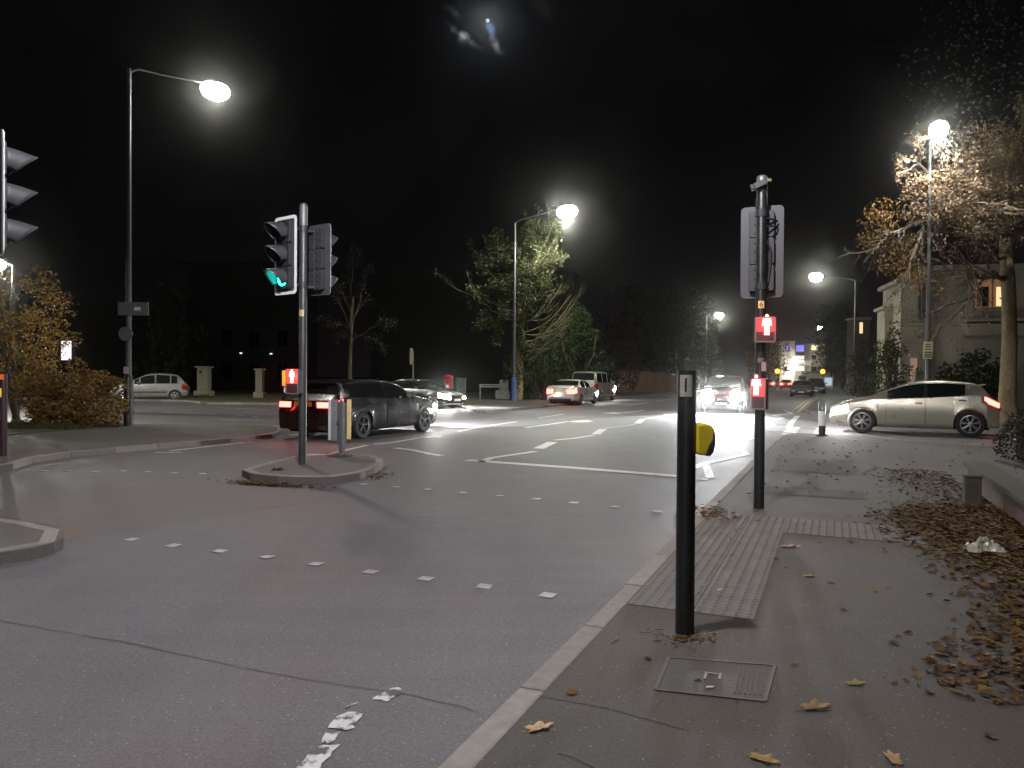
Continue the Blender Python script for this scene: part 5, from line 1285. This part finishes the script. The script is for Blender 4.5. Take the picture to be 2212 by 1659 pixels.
shrub('shrub', 'darker low bush at the left end of the orange bush', (-13.006, 21.2, 0.8), (.9, .6, .9), 2600, mYLEAF, .09, 60, .22)
tt = shrub('small_tree', 'small tree with glittering yellow leaves under the lamp at the left edge', (-16.647, 25.5, 3.0), (2.1, 1.3, 1.9), 5200, mYLEAF, .11, 120, .32, 9, 'tree', hollow=.2)
shrub('yew_tree', 'dark green upswept evergreen right of the ivy tree', (4.511, 52, 3.1), (2.2, 1.5, 3.4), 5200, mEVERG, .2, 70, .55, 5, 'tree', spire=True)
shrub('shrub', 'dark evergreen mass at the foot of the ivy tree, left of the silver saloon', (1.789, 50.2, 1.4), (1.9, .9, 1.5), 2600, mEVERG, .17, 50, .4)
shrub('shrub', 'rounded dark bush between the evergreen and the boundary wall', (9.022, 66, 2.2), (2.0, 1.4, 2.4), 2600, mHEDGE, .22, 60, .55)
shrub('shrub', 'thin pale bush standing over the boundary wall beside the dazzling car', (23.078, 90, 2.6), (2.4, 1.2, 2.6), 1500, mIVYL, .2, 60, .5)
shrub('shrub', 'tall green and gold shrub in front of the left bay of the villa', (16.735, 33.6, 1.75), (1.05, .8, 2.1), 3600, mIVYL, .13, 70, .3, 7, spire=True)
shrub('shrub', 'wide dark leafed shrub under the right windows of the villa', (19.704, 32.6, 1.35), (1.45, .8, 1.3), 3000, mEVERG, .17, 60, .3)
shrub('shrub', 'dark bush behind the far corner of the side road, left of the gold shrub', (24.17, 52, 1.7), (1.5, 1.0, 1.9), 1800, mHEDGE, .17, 50, .4)
shrub('tree', 'dark tree over the right pavement with its edge lit by the farthest lamp', (48.634, 112, 7.2), (4.0, 3.0, 5.5), 5200, mEVERG, .38, 90, 1.0, 5, 'tree')
shrub('tree', 'dark brown tree standing before the distant white block', (40.009, 119, 5.0), (3.2, 2.0, 3.6), 3600, mORANGE, .32, 80, .8, 5, 'tree')
shrub('tree', 'tall dark tree beyond the boundary wall left of the distant lamp', (23.594, 106, 7.5), (5.5, 3.0, 6.5), 5000, mEVERG, .42, 110, 1.2, 5, 'tree')
shrub('tree', 'tall dark tree between the evergreen and the boundary wall', (14.807, 86, 6.5), (5.0, 3.0, 6.0), 4200, mHEDGE, .36, 100, 1.1, 5, 'tree')
shrub('tree', 'dark tree behind the gate piers left of the island signal', (-27.085, 58, 4.5), (3.6, 2.2, 4.0), 3000, mHEDGE, .28, 80, .8, 5, 'tree')
# thin street tree beyond the dark estate
b = Vector((-9.782, 46, 0))
t = thing('thin_tree', 'slender tree with a thin pale trunk and sparse crown beyond the dark estate', 'tree', b)
MB().tube([Vector((0, 0, -.1)), PT(756, 800, 46) - b, PT(758, 730, 46) - b, PT(762, 640, 46) - b], [.13, .11, .10, .06], 10).build('trunk', M('pale_bark', (.08, .07, .04), .9, var=.3), t, 'auto')
wood = MB(); lp = []
for x1, y1 in ((720, 620), (790, 600), (840, 690), (700, 690), (760, 560), (820, 740), (730, 730)): branch_out(wood, lp, PT(758, rng.uniform(690, 740), 46) - b, PT(x1, y1, 46) - b, .05, 2, 5, .0, .6, .12, .1)
wood.build('branches', M('shrub_stem', (.06, .05, .035)), t); lf = MB()
for p in lp:
    for _ in range(2): add_leaf(lf, p + rv(.25), .15)
lf.build('crown', mHEDGE, t)
# clipped hedge at the right edge: dense small leaves over a square cut form
b = Vector((9.2, 12.6, 0)); t = thing('hedge', 'dark clipped hedge at the right edge behind the garden wall', 'hedge', b, -R(8))
lf = MB()
for _ in range(9000):
    x, y, z = rng.uniform(-.6, 3.4), rng.uniform(-.6, 1.0), rng.uniform(.02, .86); k = rng.random()
    if k < .4: y = -.6 + abs(rng.gauss(0, .05)) 
    elif k < .65: z = .86 - abs(rng.gauss(0, .04))
    elif k < .85: x = -.6 + abs(rng.gauss(0, .06))
    d = math.hypot(min(0, x + .25), max(0, z - .6)); 
    if d > .36: continue
    x += .10 * math.sin(z * 7 + y * 3)
    add_leaf(lf, Vector((x, y, z)), .055)
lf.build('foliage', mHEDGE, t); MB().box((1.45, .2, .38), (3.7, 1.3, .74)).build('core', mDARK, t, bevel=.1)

# fallen leaves: a drift along the garden wall thinning out over the pavement
def flat_leaf(mb, x, y, z, size, curl=.3):
    a = rng.uniform(0, 6.28); n = 7; vs = []
    tilt = rv(.2)
    for i in range(n):
        q = 2 * math.pi * i / n; r = size * (.5 if i % 2 else .36) * rng.uniform(.75, 1.2)
        lx, ly = r * math.cos(q) * 1.25, r * math.sin(q) * .85; zz = curl * abs(ly) * rng.uniform(.5, 1.4) + lx * tilt.x + ly * tilt.y
        vs.append((x + lx * math.cos(a) - ly * math.sin(a), y + lx * math.sin(a) + ly * math.cos(a), z + max(0, zz + size * .08)))
    vs.append((x, y, z + size * .04))
    mb.add(vs, [(i, (i + 1) % n, n) for i in range(n)])
fl = MB(); cnt = 0
while cnt < 8000:
    s = rng.uniform(1.6, 13.5); tq = rng.uniform(-1.1, 1.72)
    if s > 12 and tq > 1.6: continue
    edge = .42 + .2 * math.sin(s * 1.3) + .0 * s
    dens = min(1, max(0, (tq - edge) / .7)) ** 1.5 * (1 if 3.9 < s < 9.8 else .22)
    if s < 3.9: dens = .0
    dens = max(dens, .002 if tq < .3 else .005)
    if rng.random() > dens: continue
    x, y = st(s, tq); flat_leaf(fl, x, y, .002 + rng.random() * .03 * dens, rng.uniform(.024, .072)); cnt += 1
for _ in range(260):      # a few on the far pavements, kerb corners and verges
    s, tq = rng.uniform(10, 20), rng.uniform(-1.0, 6); x, y = st(s, tq); flat_leaf(fl, x, y, .002, rng.uniform(.04, .08))
for _ in range(500): x, y = rng.uniform(-14.5, -10.6), rng.uniform(19.0, 21.4); flat_leaf(fl, x, y, .03, rng.uniform(.05, .09))
for _ in range(420):
    s, tq = rng.uniform(36.5, 56), rng.uniform(-.9, 2.0); x, y = st(s, tq); flat_leaf(fl, x, y, .03, rng.uniform(.06, .12))
for _ in range(160): x, y = rng.gauss(2.02, .12), rng.gauss(8.05, .22); flat_leaf(fl, x + .05, y, .003 if x > 1.9 else ZR, rng.uniform(.03, .06))
o = fl.build('fallen_leaves', mFALL); o['kind'] = 'stuff'
# single leaves one can point at
def lobed_leaf(name, label, px_, size, col, rz):
    # palmate leaf: five pointed lobes round the stalk, edges lifting as it dries
    x, y = px_; m = MB(); vs = []; n = 20
    for i in range(n):
        q = 2 * math.pi * i / n; k = i % 4
        r = (1.0, .84, .60, .82)[k] * (1.0 if abs(math.cos(q)) > .3 else .85) * rng.uniform(.9, 1.08)
        lx, ly = r * math.cos(q) * .66, r * math.sin(q) * .36
        vs.append((lx * size, ly * size, size * (.03 + 1.1 * ly * ly + .16 * max(0, lx) ** 2 + rng.uniform(0, .05))))
    inner = []
    for i in range(n):
        lx, ly, lz = vs[i]; inner.append((lx * .45, ly * .45, size * .03 + lz * .12))
    vs += inner; vs.append((0, 0, size * .03))
    m.add(vs, [(i, (i + 1) % n, n + (i + 1) % n, n + i) for i in range(n)] + [(n + i, n + (i + 1) % n, 2 * n) for i in range(n)])
    m.tube([(-.2 * size, 0, .05 * size), (-.75 * size, .06 * size, .03 * size)], size * .012, 5)
    o = m.build(name, M('leaf_' + name + str(int(x * 100)), col, .65, var=.3, scale=40, bump=.2), None, 'all', loc=(x, y, .001), rz=rz); sm = o.modifiers.new('leaf', 'SOLIDIFY'); sm.thickness = .0012
    return tag(o, label, 'leaf', 'single fallen leaves')
lobed_leaf('fallen_leaf', 'pale tan oak leaf lying near the kerb in the foreground', (0.12, 3.054), .105, (.34, .23, .12), .5)
lobed_leaf('fallen_leaf', 'pale pinkish leaf on the pavement just beyond the blister paving', (2.353, 6.384), .14, (.30, .21, .16), -.1)
lobed_leaf('fallen_leaf', 'yellow brown leaf at the bottom edge right of the foreground oak leaf', (0.946, 2.812), .10, (.22, .14, .04), -.6)
lobed_leaf('fallen_leaf', 'curled buff leaf at the bottom edge near the right corner', (1.435, 2.825), .09, (.24, .14, .06), 1.4)
lobed_leaf('fallen_leaf', 'olive yellow leaf lying alone in the middle of the dark pavement', (1.609, 3.524), .085, (.18, .135, .03), .1)
lobed_leaf('fallen_leaf', 'yellow leaf upright beside the plastic bag', (3.833, 6.327), .13, (.34, .24, .04), .8)
lobed_leaf('fallen_leaf', 'small mustard leaf alone right of the blister paving', (2.149, 5.448), .08, (.24, .16, .05), 0)
lobed_leaf('fallen_leaf', 'dark curled leaf beside a twig at the bottom middle of the pavement', (1.32, 3.264), .12, (.16, .10, .04), .2)
# weeds and dirt in the island kerb and at the foot of the black post
def weed(label, x, y, z, n, r, h):
    t = thing('weed', label, 'weed', (x, y, z)); lf = MB()
    for _ in range(n):
        a = rng.uniform(0, 6.28); d = Vector((math.cos(a), math.sin(a), 0)); l = r * rng.uniform(.4, 1); sd = Vector((-d.y, d.x, 0)) * .018; hh = h * rng.uniform(.4, 1)
        lf.add([(0, 0, 0), tuple(d * l * .5 + sd + Vector((0, 0, hh))), tuple(d * l + Vector((0, 0, hh * .6))), tuple(d * l * .5 - sd + Vector((0, 0, hh)))], [(0, 1, 2, 3)])
    lf.build('leaves', mWEED, t); MB().tube([(0, 0, 0), (.0, .0, h * .7)], .006, 5).build('stem', mWEED, t)
x, y = (-3.523, 11.406); weed('green weed sprouting in leaf dirt at the front kerb of the small island', x, y - .02, ZR, 46, .17, .15)
ld = MB()
for _ in range(420):
    q = rng.gauss(0, .35); x, y = -3.36 + q * .95, 10.55 - q * .35 + rng.uniform(-.16, .08); flat_leaf(ld, x, y, ZR + .005 + rng.random() * .03, rng.uniform(.03, .06))
for _ in range(120): x, y = -2.05 + rng.gauss(0, .13), 11.6 + rng.gauss(0, .3); flat_leaf(ld, x, y, ZR + .004, rng.uniform(.03, .05))
for _ in range(150):
    a, r = rng.uniform(0, 6.28), abs(rng.gauss(.04, .06)); x, y = .95 + r * math.cos(a) * 1.6, 4.13 + r * math.sin(a); flat_leaf(ld, x, y, .002, rng.uniform(.012, .03))
for _ in range(700):   # grit and bits over pavement and gutter
    s, tq = rng.uniform(1.5, 9), rng.uniform(-1.5, 1.4); x, y = st(s, tq); flat_leaf(ld, x, y, ZR + .002 if tq < TK - .01 else .002, rng.uniform(.006, .014))
o = ld.build('leaf_litter', mFALL); o['kind'] = 'stuff'
tw = MB()
for px_, l, a in (((0.773, 4.189), .12, -.3), ((0.564, 4.061), .08, .9), ((0.822, 4.243), .1, .5), ((1.297, 3.228), .16, .05), ((0.247, 2.799), .16, -.7), ((0.73, 3.158), .0, 0)):
    if l:
        x, y = px_; d = Vector((math.cos(a), math.sin(a), 0)) * l / 2; tw.tube([(x - d.x, y - d.y, .006), (x, y + .006, .012), (x + d.x, y + d.y, .006)], .003, 5)
o = tw.build('twigs', mTWIG); o['kind'] = 'stuff'
# ------------------------------------------------------------------ moon
mo = MB(); mo.lathe([(3.6 * math.sin(math.pi * i / 12), -3.6 * math.cos(math.pi * i / 12)) for i in range(13)], 20)
mo = mo.build('moon', M('moon_surface', (.5, .5, .5), .9, emit=(.8, .87, 1), es=.4), None, 'all', loc=tuple(MOON_DIR * 1600 + Vector((0, 0, 1.42))))
tag(mo, 'small bright moon breaking through night cloud', 'moon')
# ------------------------------------------------------------------ lens bloom: thin mist added to give the lamps halos
if BLOOM_HAZE:
    hz = MB().box((30, 180, 24), (420, 480, 52.6)).build('glow_haze', None)
    hm = bpy.data.materials.new('bloom_mist'); hm.use_nodes = True; nt = hm.node_tree
    nt.nodes.remove(nt.nodes['Principled BSDF']); v = nd(nt, 'ShaderNodeVolumePrincipled')
    v.inputs['Color'].default_value = (.9, .92, .9, 1); v.inputs['Density'].default_value = BLOOM_HAZE; v.inputs['Anisotropy'].default_value = .98
    lk(nt, v.outputs[0], nt.nodes['Material Output'].inputs['Volume']); hz.data.materials.append(hm); hz['kind'] = 'stuff'
